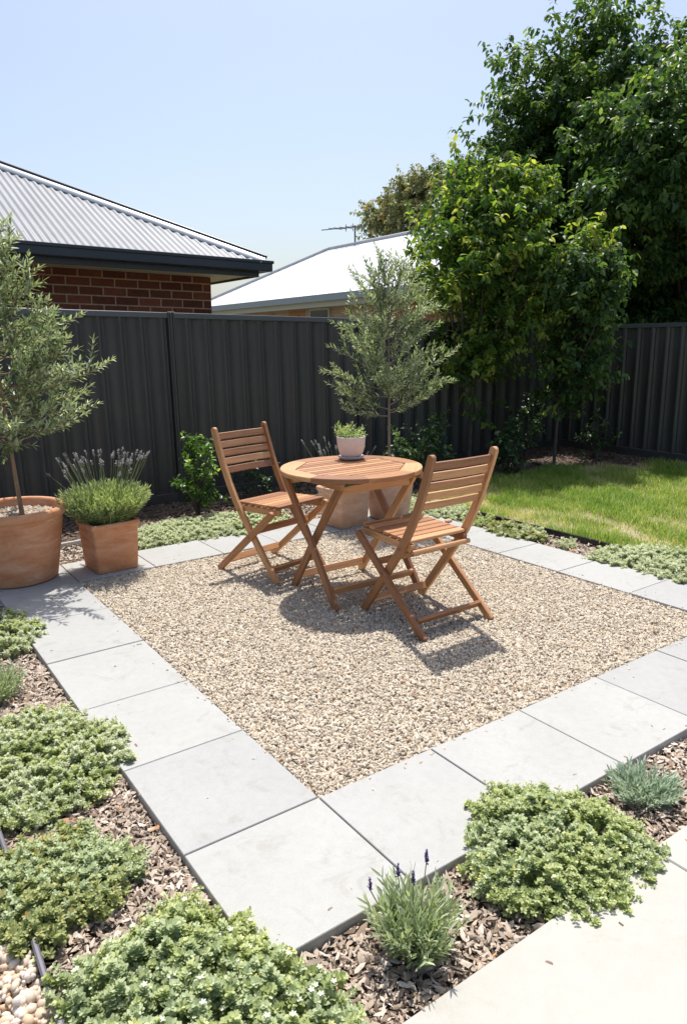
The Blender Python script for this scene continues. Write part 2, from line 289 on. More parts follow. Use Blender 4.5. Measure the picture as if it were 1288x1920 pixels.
class MB:
    """collects boxes, beams, sweeps with grain uv and a random value per piece"""
    def __init__(s): s.V = []; s.F = []; s.U = []; s.R = []
    def add(s, verts, faces, uvs):
        o = sum(len(v) for v in s.V); r = rng.random(); s.V.append(np.asarray(verts, float)); s.R.append(np.full(len(verts), r))
        for f, u in zip(faces, uvs): s.F.append([i + o for i in f]); s.U.append(u)
    def sweep(s, P, X, w, h, ch=.0025, roundtop=0):
        """rectangular section: w along unit X, h across, swept along P"""
        P = np.asarray(P, float); X = nrm(np.asarray(X, float)[None])[0]; d = nrm(np.gradient(P, axis=0)); Y = nrm(np.cross(d, X[None]))
        a, b = w / 2, h / 2; sec = [(a - ch, -b), (a, -b + ch), (a, b - ch), (a - ch, b), (-a + ch, b), (-a, b - ch), (-a, -b + ch), (-a + ch, -b)]
        L = np.concatenate([[0], np.cumsum(np.linalg.norm(np.diff(P, axis=0), axis=1))])
        rings = [(P[0] + d[0] * 0, .86, L[0])] ; V = []; LL = []
        seq = [(P[0], d[0], Y[0], .88, L[0])] + [(P[0] + d[0] * ch, d[0], Y[0], 1, L[0] + ch)] + [(P[i], d[i], Y[i], 1, L[i]) for i in range(1, len(P) - 1)] + [(P[-1] - d[-1] * ch, d[-1], Y[-1], 1, L[-1] - ch), (P[-1], d[-1], Y[-1], .88, L[-1])]
        if roundtop:
            seq = seq[:-2] + [(P[-1] + d[-1] * roundtop * math.sin(q), d[-1], Y[-1], max(math.cos(q), .15), L[-1] + .01) for q in (0, .5, .9, 1.25, 1.5)]
        for p, dd, yy, sc, l in seq:
            for (x, y) in sec: V.append(p + X * (x * (1 if roundtop and sc < .8 else (1 - (1 - sc) * .25))) + yy * y * sc); LL.append(l)
        n = 8; F = []; U = []; per = [0, .003, h, h + .003, h + w, h + w + .003, 2 * h + w, 2 * h + w + .003, 2 * h + 2 * w]
        for i in range(len(seq) - 1):
            for j in range(n):
                F.append([i * n + j, i * n + (j + 1) % n, (i + 1) * n + (j + 1) % n, (i + 1) * n + j])
                U.append([(LL[i * n], per[j]), (LL[i * n], per[j + 1]), (LL[(i + 1) * n], per[j + 1]), (LL[(i + 1) * n], per[j])])
        F.append(list(range(n))[::-1]); U.append([(0, per[j]) for j in range(n)])
        F.append([(len(seq) - 1) * n + j for j in range(n)]); U.append([(0, per[j]) for j in range(n)])
        s.add(V, F, U)
    def beam(s, p0, p1, X, w, h, ch=.0025): s.sweep([p0, p1] if False else [p0, (np.asarray(p0, float) + np.asarray(p1, float)) / 2, p1], X, w, h, ch)
    def prism(s, poly, z0, z1, ch=0.002, grain=0):
        poly = np.asarray(poly, float); n = len(poly); c = poly.mean(0)
        ins = poly + (c - poly) / np.linalg.norm(c - poly, axis=1, keepdims=True) * ch
        V = [(*p, z0) for p in ins] + [(*p, z0 + ch) for p in poly] + [(*p, z1 - ch) for p in poly] + [(*p, z1) for p in ins]
        F = []; U = []
        g = lambda i: (V[i][0] * math.cos(grain) + V[i][1] * math.sin(grain), -V[i][0] * math.sin(grain) + V[i][1] * math.cos(grain))
        for k in range(3):
            for j in range(n):
                f = [k * n + j, k * n + (j + 1) % n, (k + 1) * n + (j + 1) % n, (k + 1) * n + j]; F.append(f); U.append([(g(i)[0], g(i)[1] + V[i][2]) for i in f])
        F.append(list(range(n))[::-1]); U.append([g(i) for i in F[-1]]); F.append([3 * n + j for j in range(n)]); U.append([g(i) for i in F[-1]])
        s.add(V, F, U)
    def build(s, name, mt, parent=None, M=None):
        V = np.concatenate(s.V)
        me = bpy.data.meshes.new(name); me.from_pydata(V.tolist(), [], s.F); me.update()
        uv = me.uv_layers.new(name='grain'); uv.data.foreach_set('uv', np.array([c for u in s.U for c in u], np.float32).ravel())
        a = me.attributes.new('rnd', 'FLOAT', 'POINT'); a.data.foreach_set('value', np.concatenate(s.R).astype(np.float32))
        me.materials.append(mt); bm = bmesh.new(); bm.from_mesh(me); bmesh.ops.recalc_face_normals(bm, faces=bm.faces); bm.to_mesh(me); bm.free()
        return link(name, me, parent)
def box(name, x0, x1, y0, y1, z0, z1, mt, parent=None, ch=.003):
    b = MB(); b.prism([(x0, y0), (x1, y0), (x1, y1), (x0, y1)], z0, z1, ch); return b.build(name, mt, parent)
def lathe(name, prof, mt, parent=None, seg=64, wob=0, closed=False):
    t = np.linspace(0, 2 * np.pi, seg, endpoint=False); R = 1 + wob * (np.sin(2 * t + 1) + .5 * np.sin(3 * t))
    V = np.array([[r * q * math.cos(a), r * q * math.sin(a), z] for r, z in prof for a, q in zip(t, R)])
    k = len(prof); i = np.arange(k - 1)[:, None] * seg; j = np.arange(seg)[None]; a = i + j; b = i + (j + 1) % seg
    F = [np.stack([a, b, b + seg, a + seg], -1).reshape(-1, 4)]
    return npmesh(name, V, F, mt, parent, smooth=True)

# ------------------------------------------------------------------ the ground and paving
Z_G, Z_M = -.022, -.045
X0, X1, Y0, Y1 = -.4465, 2.7665, -.4555, 3.0335
XI, YI = 2.374, 2.605
def sheet(name, polys, mt, kind, label=None, cat=None, sub=0):
    V = []; F = []
    bm = bmesh.new()
    for p in polys: bm.faces.new([bm.verts.new(q) for q in p])
    me = bpy.data.meshes.new(name); bm.to_mesh(me); bm.free(); me.materials.append(mt)
    o = link(name, me); return props(o, label, cat, None, kind)
rect = lambda x0, x1, y0, y1, z: [(x0, y0, z), (x1, y0, z), (x1, y1, z), (x0, y1, z)]
sheet('ground', [rect(-200, 200, -200, 200, -.08)], GROUND, 'structure', 'bare brown ground under and beyond the garden', 'ground')
sheet('garden_bed', [rect(-4, 6.74, Y1 + .001, 4.52, Z_M), rect(-.84, X0 - .001, -.74, Y1 + .001, Z_M), rect(-4, -.84, .6, Y1 + .001, Z_M), rect(X0 - .001, 6.7, -.74, Y0 - .001, Z_M), rect(X1 + .001, 3.08, Y0, Y1, Z_M), rect(3.08, 6.74, 2.7, Y1, Z_M)],
      SOIL, 'structure', 'dark soil of the planting beds round the paving', 'garden bed')
sheet('gravel_base', [rect(-.002, XI, -.002, YI, Z_G - .004)], GBED, 'structure', 'sandy base under the tan gravel square', 'ground')
lawn_poly = [(3.085, Y0), (6.73, Y0), (6.73, 2.75), (6.05, 3.12), (5.2, 3.45), (4.3, 3.42), (3.6, 3.3), (3.085, 3.2)]
sheet('lawn', [[(x, y, -.028) for x, y in lawn_poly]], LBED, 'structure', 'turf soil under the sunlit grass', 'lawn')
# pavers: one path with open joints
pav = MB(); g = .0025
ys = [Y0, 0, .5, 1.0, 1.523, 2.06, YI, Y1]; xs = [0, .46, .907, 1.372, 1.81, 2.29, X1]
def slab(x0, x1, y0, y1):
    dz = rng.uniform(-.0012, .0012); pav.prism([(x0 + g, y0 + g), (x1 - g, y0 + g), (x1 - g, y1 - g), (x0 + g, y1 - g)], -.042 + dz, dz, .0025)
for a, b in zip(ys[:-1], ys[1:]): slab(X0, 0, a, b)
for a, b in zip(xs[:-1], xs[1:]): slab(a, b, Y0, 0)
fx = [0, .475, .949, 1.379, 1.83, 2.30, X1]
for a, b in zip(fx[:-1], fx[1:]): slab(a, b, YI, Y1)
ry = [0, .05, .515, .998, 1.483, 1.965, YI]
ry = [0, .515, .998, 1.483, 1.965, YI]
for a, b in zip(ry[:-1], ry[1:]): slab(XI, X1, a, b)
props(pav.build('paving', PAVER), 'pale grey square concrete pavers laid in a frame round the gravel', 'paving', None, 'structure')
con = MB()
for a, b in ((-4.2, -2.4), (-2.4, -1.0), (-1.0, .604), (.604, 2.2), (2.2, 3.8), (3.8, 6.7)):
    for c, d in ((-2.4, -.742), (-4.5, -2.4)): con.prism([(a + .002, c + .002), (b - .002, c + .002), (b - .002, d - .002), (a + .002, d - .002)], -.07, .004, .004)
props(con.build('patio', CONC), 'cream concrete patio slab with a fine joint', 'patio', None, 'structure')

# gravel: crushed stones
def vnoise(P, s, seed=0):
    q = P[:, :2] * s; v = 0
    r = np.random.default_rng(seed)
    for k in range(5):
        a = r.uniform(0, 2 * np.pi); f = r.uniform(.6, 2.2); v = v + np.sin(f * (q[:, 0] * math.cos(a) + q[:, 1] * math.sin(a)) + r.uniform(0, 6))
    return v / 5
def stones(name, label, cat, area, n, size, flat, mt, z, zr, seed_round=False, keep=None):
    x0, x1, y0, y1 = area; P = np.stack([rng.uniform(x0, x1, n), rng.uniform(y0, y1, n), z + rng.random(n) * zr], -1)
    P[:, 2] += .0028 * vnoise(P, 7, 21)
    if keep is not None: P = P[keep(P)]
    n = len(P)
    if seed_round:
        bm = bmesh.new(); bmesh.ops.create_icosphere(bm, subdivisions=2 if n < 9000 else 1, radius=1); bm.verts.ensure_lookup_table()
        T = np.array([v.co[:] for v in bm.verts]); F = np.array([[v.index for v in f.verts] for f in bm.faces]); bm.free()
    else:
        T = np.array([[-1, -.8, -1], [1, -.7, -1], [.9, .9, -1], [-.9, .7, -1], [-.75, -.5, 1], [.8, -.35, .8], [.6, .55, 1], [-.6, .45, .85], [1.2, .1, 0], [-1.25, -.05, .1]]) * .9
        F = np.array([[4, 5, 6, 7], [0, 1, 5, 4], [2, 3, 7, 6], [1, 8, 5, 5], [8, 2, 6, 5], [3, 9, 4, 7], [9, 0, 4, 4]])
        T = T[:8]; F = np.array([[4, 5, 6, 7], [0, 1, 5, 4], [1, 2, 6, 5], [2, 3, 7, 6], [3, 0, 4, 7]])
    s = size * np.clip(rng.lognormal(0, .28, n), .5, 1.8); sc = np.stack([s * rng.uniform(.9, 1.35 if seed_round else 1.9, n), s * rng.uniform(.75 if seed_round else .45, .95 if seed_round else .8, n), s * flat * rng.uniform(.6, 1.3, n)], -1)
    a = rng.uniform(0, 2 * np.pi, n); tx, ty = rng.normal(0, .38, n), rng.normal(0, .38, n)
    d = nrm(np.stack([np.cos(a), np.sin(a), tx], -1)); up = nrm(np.stack([ty, rng.normal(0, .3, n), np.ones(n)], -1)); sd = nrm(np.cross(up, d)); u = np.cross(d, sd)
    M = np.stack([d, sd, u], -1) * sc[:, None, :]
    V, FF = inst(T, F, M, P); V = V.reshape(n, len(T), 3)
    V += rng.normal(0, .13 if not seed_round else .045, V.shape) * s[:, None, None]
    r = np.repeat(np.clip(rng.beta(2.2, 2.0, n) + (rng.random(n) > .985) * .5, 0, 1), len(T))
    o = npmesh(name, V.reshape(-1, 3), [FF], mt, rnd=r, smooth=seed_round)
    return props(o, label, cat, None, 'stuff')
stones('gravel', 'tan crushed gravel filling the square inside the pavers', 'gravel', (.006, XI - .006, .006, YI - .006), 124000, .0048, .62, STONE, -.0165, .0125)
# pebbles lower left
stones('pebbles', 'rounded cream and orange pebbles beyond the grey edging strip', 'pebbles', (-1.7, -.862, -.9, .6), 15000, .0105, .85, PEB, -.045, .030, True,
       keep=lambda P: P[:, 1] > -.73)
# bark mulch: curled chips
def mulch(area, n, size, keep=None, z=Z_M, zr=.026):
    x0, x1, y0, y1 = area; P = np.stack([rng.uniform(x0, x1, n), rng.uniform(y0, y1, n), z + .002 + rng.random(n) * zr], -1)
    if keep is not None: P = P[keep(P)]
    n = len(P); T = np.array([[-1, -.12, .05], [-.45, -.42, -.05], [.4, -.36, -.05], [1, 0, .1], [.35, .38, -.05], [-.5, .40, -.05], [-.4, 0, .12], [.4, 0, .14]])
    F = np.array([[0, 1, 6, 5], [1, 2, 7, 6], [2, 3, 4, 7], [5, 6, 7, 4]])
    s = size * np.clip(rng.lognormal(0, .35, n), .4, 2.0); a = rng.uniform(0, 2 * np.pi, n)
    d = nrm(np.stack([np.cos(a), np.sin(a), rng.normal(0, .28, n)], -1)); up = nrm(np.stack([rng.normal(0, .4, n), rng.normal(0, .4, n), np.ones(n)], -1)); sd = nrm(np.cross(up, d)); u = np.cross(d, sd)
    M = np.stack([d * s[:, None], sd * (s * rng.uniform(.35, .95, n))[:, None], u * (s * rng.uniform(.4, 2.0, n))[:, None]], -1)
    V, FF = inst(T, F, M, P); V = (V.reshape(n, 8, 3) + rng.normal(0, .07, (n, 8, 3)) * s[:, None, None]).reshape(-1, 3)
    return V, FF, np.repeat(np.clip(rng.beta(1.7, 1.8, n) * .95 + (rng.random(n) > .97) * .4, 0, 1), 8)
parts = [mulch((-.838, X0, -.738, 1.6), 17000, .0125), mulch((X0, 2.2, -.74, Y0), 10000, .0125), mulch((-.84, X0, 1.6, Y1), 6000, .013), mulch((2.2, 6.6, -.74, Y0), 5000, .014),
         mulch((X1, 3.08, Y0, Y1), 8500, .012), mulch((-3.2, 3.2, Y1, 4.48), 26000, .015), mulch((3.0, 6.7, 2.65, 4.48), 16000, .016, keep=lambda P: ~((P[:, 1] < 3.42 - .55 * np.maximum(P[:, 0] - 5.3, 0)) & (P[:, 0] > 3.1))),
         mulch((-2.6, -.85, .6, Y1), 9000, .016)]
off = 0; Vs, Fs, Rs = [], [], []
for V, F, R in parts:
    R = np.where((V[:, 1] > 3.55) | ((V[:, 0] > 3.2) & (V[:, 1] > 2)), R * .22, R)  # back and right chips darker, with fence and tree shade painted into their colour
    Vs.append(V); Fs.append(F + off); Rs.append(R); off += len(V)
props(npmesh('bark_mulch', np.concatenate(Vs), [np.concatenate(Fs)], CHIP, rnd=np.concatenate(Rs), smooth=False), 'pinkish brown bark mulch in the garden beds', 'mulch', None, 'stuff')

# grass
def inpoly(P, poly):
    x, y = P[:, 0], P[:, 1]; c = np.zeros(len(P), bool); j = len(poly) - 1
    for i in range(len(poly)):
        xi, yi = poly[i]; xj, yj = poly[j]
        c ^= ((yi > y) != (yj > y)) & (x < (xj - xi) * (y - yi) / (yj - yi + 1e-12) + xi); j = i
    return c
n = 140000; P = np.stack([rng.uniform(3.09, 6.73, n), rng.uniform(Y0, 3.5, n), np.full(n, -.03)], -1)
P[:, 0] = 3.09 + (P[:, 0] - 3.09) * rng.random(n) ** .12
P = P[inpoly(P, lawn_poly)]; dens = vnoise(P, 3.2, 3) + .55 * vnoise(P, 9, 4); P = P[(dens + rng.normal(0, .28, len(P)) > -.30) & ((vnoise(P, 2.1, 8) + .6 * vnoise(P, 6, 9)) + rng.normal(0, .2, len(P)) < .62)]; n = len(P)
dens = vnoise(P, 3.2, 3) + .55 * vnoise(P, 9, 4)
T = np.array([[0, -.5, 0], [0, .5, 0], [.10, -.42, .4], [.10, .42, .4], [.34, -.28, .75], [.34, .28, .75], [.72, 0, .96]])
F = np.array([[0, 1, 3, 2], [2, 3, 5, 4], [4, 5, 6, 6]]); F = np.array([[0, 1, 3, 2], [2, 3, 5, 4]]); F3 = np.array([[4, 5, 6]])
h = rng.uniform(.018, .078, n) * (1 + .5 * np.clip(vnoise(P, 14, 5), -1, 1)) * (1 + .35 * np.clip(dens, -1, 1)); a = rng.uniform(0, 2 * np.pi, n); lean = rng.uniform(.3, 1.3, n)
ex = np.stack([np.cos(a), np.sin(a), np.zeros(n)], -1); ey = np.stack([-np.sin(a), np.cos(a), np.zeros(n)], -1); ez = nrm(np.stack([rng.normal(0, .25, n), rng.normal(0, .25, n), np.ones(n)], -1))
DRY = vnoise(P, 2.1, 8) + .6 * vnoise(P, 6, 9); h = h * np.clip(1.1 - 1.1 * np.clip(DRY - .2, 0, .8), .35, 1.2)
M = np.stack([ex * (h * lean)[:, None], ey * rng.uniform(.0026, .0056, n)[:, None], ez * h[:, None]], -1)
V, FF = inst(T, F, M, P); _, F2 = inst(T, F3, M, P)
dry = vnoise(P, 2.1, 8) + .6 * vnoise(P, 6, 9)
r = np.clip(.50 - .26 * dens + rng.normal(0, .17, n) + (rng.random(n) > .90) * .35 + np.clip(dry - .25, 0, 1) * 1.3, 0, 1); h_ = np.clip(1.15 - 1.1 * np.clip(dry - .2, 0, .8), .35, 1.2)
props(npmesh('grass', V, [FF, F2], GRASS, rnd=np.repeat(r, 7)), 'sunlit green lawn grass with dry straw patches', 'grass', None, 'stuff')

# stray stones and chips kicked onto the paving
def scatter_on(name, label, cat, n, zone, size, T, F, mt, lo, hi, zz):
    P = []
    while len(P) < n:
        p = zone();  P.append((p[0], p[1], zz))
    P = np.array(P); th = rng.uniform(0, 6.28, n); d = np.stack([np.cos(th), np.sin(th), rng.normal(0, .05, n)], -1)
    V, FF = inst(T, F, frames(d, nrm(np.array([0, 0, 1.]) + rng.normal(0, .1, (n, 3))), size * rng.uniform(.5, 1.3, n)), P)
    return props(npmesh(name, V, [FF], mt, rnd=np.repeat(rng.uniform(lo, hi, n), len(T))), label, cat, None, 'stuff')
ST = (np.array([[-1, -.8, -.3], [1, -.7, -.3], [.9, .9, -.3], [-.9, .7, -.3], [-.75, -.5, .5], [.8, -.35, .4], [.6, .55, .5], [-.6, .45, .4]]) * [1, .7, 1], np.array([[4, 5, 6, 7], [0, 1, 5, 4], [1, 2, 6, 5], [2, 3, 7, 6], [3, 0, 4, 7]]))
def zone_in():
    k_ = rng.integers(0, 4); t = rng.random(); e = rng.exponential(.03)
    return [(-e, t * YI), (t * XI, -e), (XI + e, t * YI), (t * XI, YI + e)][k_]
def zone_out():
    k_ = rng.integers(0, 3); t = rng.random(); e = rng.exponential(.035)
    return [(X0 + e, Y0 + t * 3.4), (X0 + t * 3.2, Y0 + e), (X1 - e, t * 3)][k_]
scatter_on('stray_stones', 'loose tan stones kicked onto the edges of the pavers', 'stones', 190, zone_in, .0055, ST[0], ST[1], STONE, .2, .8, .002)
scatter_on('stray_bark', 'loose bark crumbs on the outer edges of the pavers', 'bark', 36, zone_out, .008, ST[0] * [1, .5, .5], ST[1], CHIP, .2, .9, .002)
scatter_on('patio_litter', 'scattered bark crumbs and dry bits on the cream patio', 'litter', 14, lambda: (rng.uniform(-.6, 1.6), -.745 - rng.exponential(.07)), .007, ST[0] * [1, .5, .5], ST[1], CHIP, .1, .8, .006)
DL = (np.array([[-1, 0, 0], [-.3, .42, .12], [.5, .36, .1], [1, 0, -.05], [.5, -.36, .12], [-.3, -.42, .1], [0, 0, -.02]]), np.array([[0, 6, 2, 1], [0, 5, 4, 6], [6, 4, 3, 2]]))
scatter_on('fallen_leaves', 'small dry brown leaves fallen on the gravel', 'leaves', 26, lambda: (rng.uniform(.05, 2.3), rng.uniform(.05, 2.5)), .013, DL[0], DL[1], N('dry_leaf').fin((.24, .11, .045), .7), 0, 1, .004)
# garden edging strips
def strip(name, label, pts, wdt, z0, z1, mt, rolltop=True):
    b = MB(); pts = np.asarray(pts, float)
    d = nrm(np.gradient(pts, axis=0)); 
    for i in range(1):
        P3 = np.c_[pts, np.full(len(pts), (z0 + z1) / 2)]
        b.sweep(P3, (0, 0, 1), z1 - z0, wdt, .0015)
        if rolltop: b.sweep(np.c_[pts, np.full(len(pts), z1)], (0, 0, 1), .012, wdt + .006, .004)
    o = b.build(name, mt); return props(o, label, 'edging')
wv = lambda t, x: [(x + .006 * math.sin(q * 2.1) + .004 * math.sin(q * 5.3), q) for q in t]
strip('garden_edging', 'black plastic edging strip between bark bed and lawn', wv(np.linspace(-.45, 3.25, 30), 3.083), .007, -.07, .012, EDGE)
strip('garden_edging', 'grey metal edging strip beside the cream pebbles', wv(np.linspace(-.74, .66, 14), -.85), .008, -.07, .004, EDGE2)
strip('garden_edging', 'pale edging strip lying in bark behind the square lavender pot', [(-.9, 3.40), (-.3, 3.47), (.1, 3.53), (.45, 3.56), (.75, 3.60)], .008, -.06, .004, EDGE3)

# ------------------------------------------------------------------ fences
def fence(name, label, p0, ux, L, ht, facing, posts):
    """origin p0, runs along unit ux (2d) for L; ht(s) height; ribs step toward facing (2d)"""
    root = thing(name, label, 'fence', (p0[0], p0[1], 0))
    ux = np.array(ux, float); fy = np.array(facing, float)
    W = lambda s, o, z: (ux[0] * s + fy[0] * o, ux[1] * s + fy[1] * o, z)
    ends = [0] + [q for q in posts if 0 < q < L] + [L]
    pr = [(0, 0), (.105, 0), (.112, .030), (.140, .030), (.150, .004), (.158, 0), (.166, .010), (.172, .010), (.180, 0)]       # trapezoidal rib
    for a, b in zip(ends[:-1], ends[1:]):
        if b - a < .05: continue
        s = a + .02; prof = [(s, 0)]
        while s < b - .02:
            for q, o in pr:
                if q > 0 and s + q < b - .02: prof.append((s + q, o))
            s += .18
        prof.append((b - .02, 0)); prof = np.array(prof)
        V = [W(s_, o - .004, z(s_)) for z in (lambda q: .0, lambda q: ht(q) - .03) for s_, o in prof]; V += [W(s_, o - .007, z(s_)) for z in (lambda q: .0, lambda q: ht(q) - .03) for s_, o in prof]
        k = len(prof); i = np.arange(k - 1); F = np.stack([i, i + 1, i + 1 + k, i + k], -1)
        npmesh('panel', V, [F, F[:, ::-1] + 2 * k], STEEL, root)
    def rail(nm, a, b, zf, hh, dd, mt):
        m_ = MB(); P = [W(s_, .004, zf(s_)) for s_ in np.linspace(a, b, 3)]; m_.sweep(P, (0, 0, 1), hh, dd, .004); return m_.build(nm, mt, root)
    for a, b in zip(ends[:-1], ends[1:]):
        rail('top_rail', a, b, lambda q: ht(q) - .024, .048, .05, STEELCAP); rail('bottom_rail', a, b, lambda q: .0, .11, .046, STEEL)
    for q in posts:
        if not 0 <= q <= L: continue
        m_ = MB()
        for o_, w_ in ((-.022, .014), (0, .024), (.022, .014)):
            m_.sweep([W(q + o_, .006, -.05), W(q + o_, .006, ht(q) / 2), W(q + o_, .006, ht(q) + .006)], (ux[0], ux[1], 0), w_, .062 if o_ == 0 else .07, .003)
        m_.build('post', STEEL, root)
    return root
fence('steel_fence', 'long charcoal corrugated steel fence behind the table and pots', (-4.0, 4.5), (1, 0), 10.78, lambda s: 1.665 - .022 * (s - 4), (0, -1), [1.39, 3.42, 5.45, 7.48, 9.51, 10.72])
fence('steel_fence', 'shaded charcoal steel side fence at the right edge of the lawn', (6.76, 4.50), (0, -1), 8.6, lambda s: 1.505, (-1, 0), [2.9, 5.1, 7.3])

# ------------------------------------------------------------------ brick house with corrugated roof
def brick_house():
    R = thing('brick_house', 'dark red brick house with grey corrugated roof beyond the fence', 'house', (2.855, 5.3, 0)); R.rotation_euler = (0, math.radians(1.4), 0)
    xc, yc = -.385, .6                                   # wall corner relative to eave corner
    wb = MB(); wb.prism([(-10, yc), (xc, yc), (xc, yc + 7), (-10, yc + 7)], -.3, 2.052, .001); wb.build('wall', BRICK, R)
    # soffit, fascia and gutter along the two visible eaves
    so_ = MB(); so_.prism([(-10, .1), (-.1, .1), (-.1, 7.6), (xc - .01, 7.6), (xc - .01, yc + .01), (-10, yc + .01)], 2.056, 2.068, .001); so_.build('soffit', SOFF, R)
    fa = MB(); fa.prism([(-10, .075), (-.075, .075), (-.075, 7.6), (-.1, 7.6), (-.1, .1), (-10, .1)], 2.035, 2.19, .001); fa.build('fascia', GUT, R)
    gprof = [(0, 0), (.0, .115), (-.012, .118), (-.014, .108), (-.100, .108)]
    gu = MB()
    gu.prism([(-10, -.03), (.03, -.03), (.03, 7.6), (-.075, 7.6), (-.075, .072), (-10, .072)], 2.088, 2.17, .008)
    gu.prism([(-10, -.042), (.042, -.042), (.042, 7.6), (.012, 7.6), (.012, -.012), (-10, -.012)], 2.165, 2.195, .004)
    gu.build('gutter', GUT, R)
    t = math.tan(math.radians(26.2)); z0 = 2.185
    pitch, amp, per = .070, .0085, 8; xsr = np.arange(-10, -.02, pitch / per); V = []
    ph = np.sin(2 * np.pi * xsr / pitch) * amp
    top = np.minimum(-xsr, 4.6)
    A = np.stack([xsr, np.full_like(xsr, -.02), z0 + ph], -1); B = np.stack([xsr, top, z0 + top * t + ph], -1)
    k_ = len(xsr); i = np.arange(k_ - 1); F = np.stack([i, i + 1, i + 1 + k_, i + k_], -1)
    rf = npmesh('roof', np.concatenate([A, B]), [F], ROOF, R, smooth=True)
    # side slope facing +x and the far slopes
    V = [(-.01, .01, z0 - .01), (-.01, 7.6, z0 - .01), (-4.6, 4.6, z0 - .01 + 4.6 * t), (-10, 4.6, z0 - .01 + 4.6 * t), (-10, 9, z0)]
    npmesh('roof', V, [np.array([[0, 1, 2]]), np.array([[2, 1, 4, 3]])], ROOF, R)
    cp = MB(); P = np.array([(-q, q, z0 + q * t + .022) for q in np.linspace(.02, 4.6, 4)]); n_ = nrm(np.array([[0, -t, 1.0]]))[0]
    dv = nrm((P[-1] - P[0])[None])[0]; sd = np.cross(n_, dv); sd = sd if sd[1] < 0 else -sd
    wv_ = .125; F = []; V = []
    for p in P: V += [tuple(p + n_ * .012), tuple(p + sd * wv_ - n_ * .006), tuple(p + sd * wv_ - n_ * .014), tuple(p - n_ * .0)]
    k4 = np.arange(len(P) - 1)[:, None] * 4
    npmesh('hip_cap', V, [np.concatenate([k4 + np.array([0, 1, 5, 4]), k4 + np.array([1, 2, 6, 5])])], CAPM, R)
    V, F = tubes([P + np.array([.01, .005, .016])], [.021], 10); npmesh('hip_roll', V, [F], GUT, R, smooth=True)
brick_house()

# ------------------------------------------------------------------ white roofed house
def white_house():
    R = thing('white_roofed_house', 'pale brick house with bright white hipped roof in the distance', 'house', (9, 10.1, 0))
    wdt, pk = 3.2, math.tan(math.radians(27)); z0 = 2.46; L = 10.95
    def poly(nm, pts, mt, th=.03):
        V = [tuple(p) for p in pts]; npmesh(nm, V, [np.array([list(range(len(V)))])], mt, R)
    a, b, c, d = (0, 0, z0), (0, L, z0), (2 * wdt, L, z0), (2 * wdt, 0, z0); e, f = (wdt, wdt, z0 + wdt * pk), (wdt, L - wdt, z0 + wdt * pk)
    # standing ribs are modelled as a fine trapezoid profile on the visible slope
    ysr = np.arange(0, L, .0475); am = np.where((np.arange(len(ysr)) % 4) == 0, .004, 0.)
    tp = np.clip(np.minimum(ysr, L - ysr), .001, wdt)
    A = np.stack([np.full_like(ysr, -.02), ysr, z0 + am - .01], -1); B = np.stack([tp, ysr, z0 + tp * pk + am], -1); k_ = len(ysr); i = np.arange(k_ - 1)
    npmesh('roof', np.concatenate([A, B]), [np.stack([i, i + k_, i + 1 + k_, i + 1], -1)], ROOF2, R)
    xsr = np.arange(0, 2 * wdt, .0475); am = np.where((np.arange(len(xsr)) % 4) == 0, .004, 0.); tp = np.clip(np.minimum(xsr, 2 * wdt - xsr), .001, wdt)
    A = np.stack([xsr, np.full_like(xsr, -.02), z0 + am - .01], -1); B = np.stack([xsr, tp, z0 + tp * pk + am], -1); k_ = len(xsr); i = np.arange(k_ - 1)
    npmesh('roof', np.concatenate([A, B]), [np.stack([i, i + 1, i + 1 + k_, i + k_], -1)], ROOF2, R)
    npmesh('roof', [b, c, d, e, f], [np.array([[2, 1, 4, 3]]), np.array([[1, 0, 4]])], ROOF2, R)
    V, F = tubes([[a, e], [e, f], [f, b]], [[.05, .05]] * 3, 8); npmesh('ridge_cap', V + np.array([0, 0, .03]), [F], N('ridge_grey').fin((.5, .51, .52), .4), R)
    g_ = MB(); g_.prism([(-.10, -.10), (.02, -.10), (.02, L), (-.10, L)], z0 - .17, z0 - .03, .01); g_.prism([(.021, -.10), (2 * wdt, -.10), (2 * wdt, .02), (.021, .02)], z0 - .17, z0 - .03, .01); g_.build('gutter', GUT2, R)
    f_ = MB(); f_.prism([(.022, .022), (.05, .022), (.05, L), (.022, L)], z0 - .30, z0 - .05, .002); f_.prism([(.05, .022), (2 * wdt, .022), (2 * wdt, .05), (.05, .05)], z0 - .30, z0 - .05, .002); f_.build('fascia', TRIM2, R)
    s_ = MB(); s_.prism([(.05, .05), (2 * wdt, .05), (2 * wdt, L), (.05, L)], z0 - .285, z0 - .27, .001); s_.build('soffit', TRIM2, R)
    w1 = MB(); w1.prism([(.45, .45), (2 * wdt - .45, .45), (2 * wdt - .45, 1.3), (.45, 1.3)], -.2, z0 - .286, .001); w1.build('wall', BRICK3, R)
    w2 = MB(); w2.prism([(.45, 1.301), (2 * wdt - .45, 1.301), (2 * wdt - .45, L - .4), (.45, L - .4)], -.2, z0 - .286, .001); w2.build('wall', BRICK2, R)
    w3 = MB(); w3.prism([(.44, 4.9), (.452, 4.9), (.452, 5.7), (.44, 5.7)], .0, z0 - .29, .001); w3.build('wall_panel', BRICK3, R)
    for y0_, y1_ in ((3.75, 4.55), (8.6, 9.6)):
        fr = MB(); fr.prism([(.40, y0_ - .06), (.449, y0_ - .06), (.449, y1_ + .06), (.40, y1_ + .06)], 1.0, 2.17, .003); fo = fr.build('window', TRIM2, R)
        pn = MB(); pn.prism([(.394, y0_), (.3995, y0_), (.3995, y1_), (.394, y1_)], 1.06, 2.11, .001); pn.build('pane', GLASS, fo)
white_house()
A_ = thing('tv_antenna', 'thin television antenna on a mast above the white roof ridge', 'antenna', (12.2, 16.5, 0))
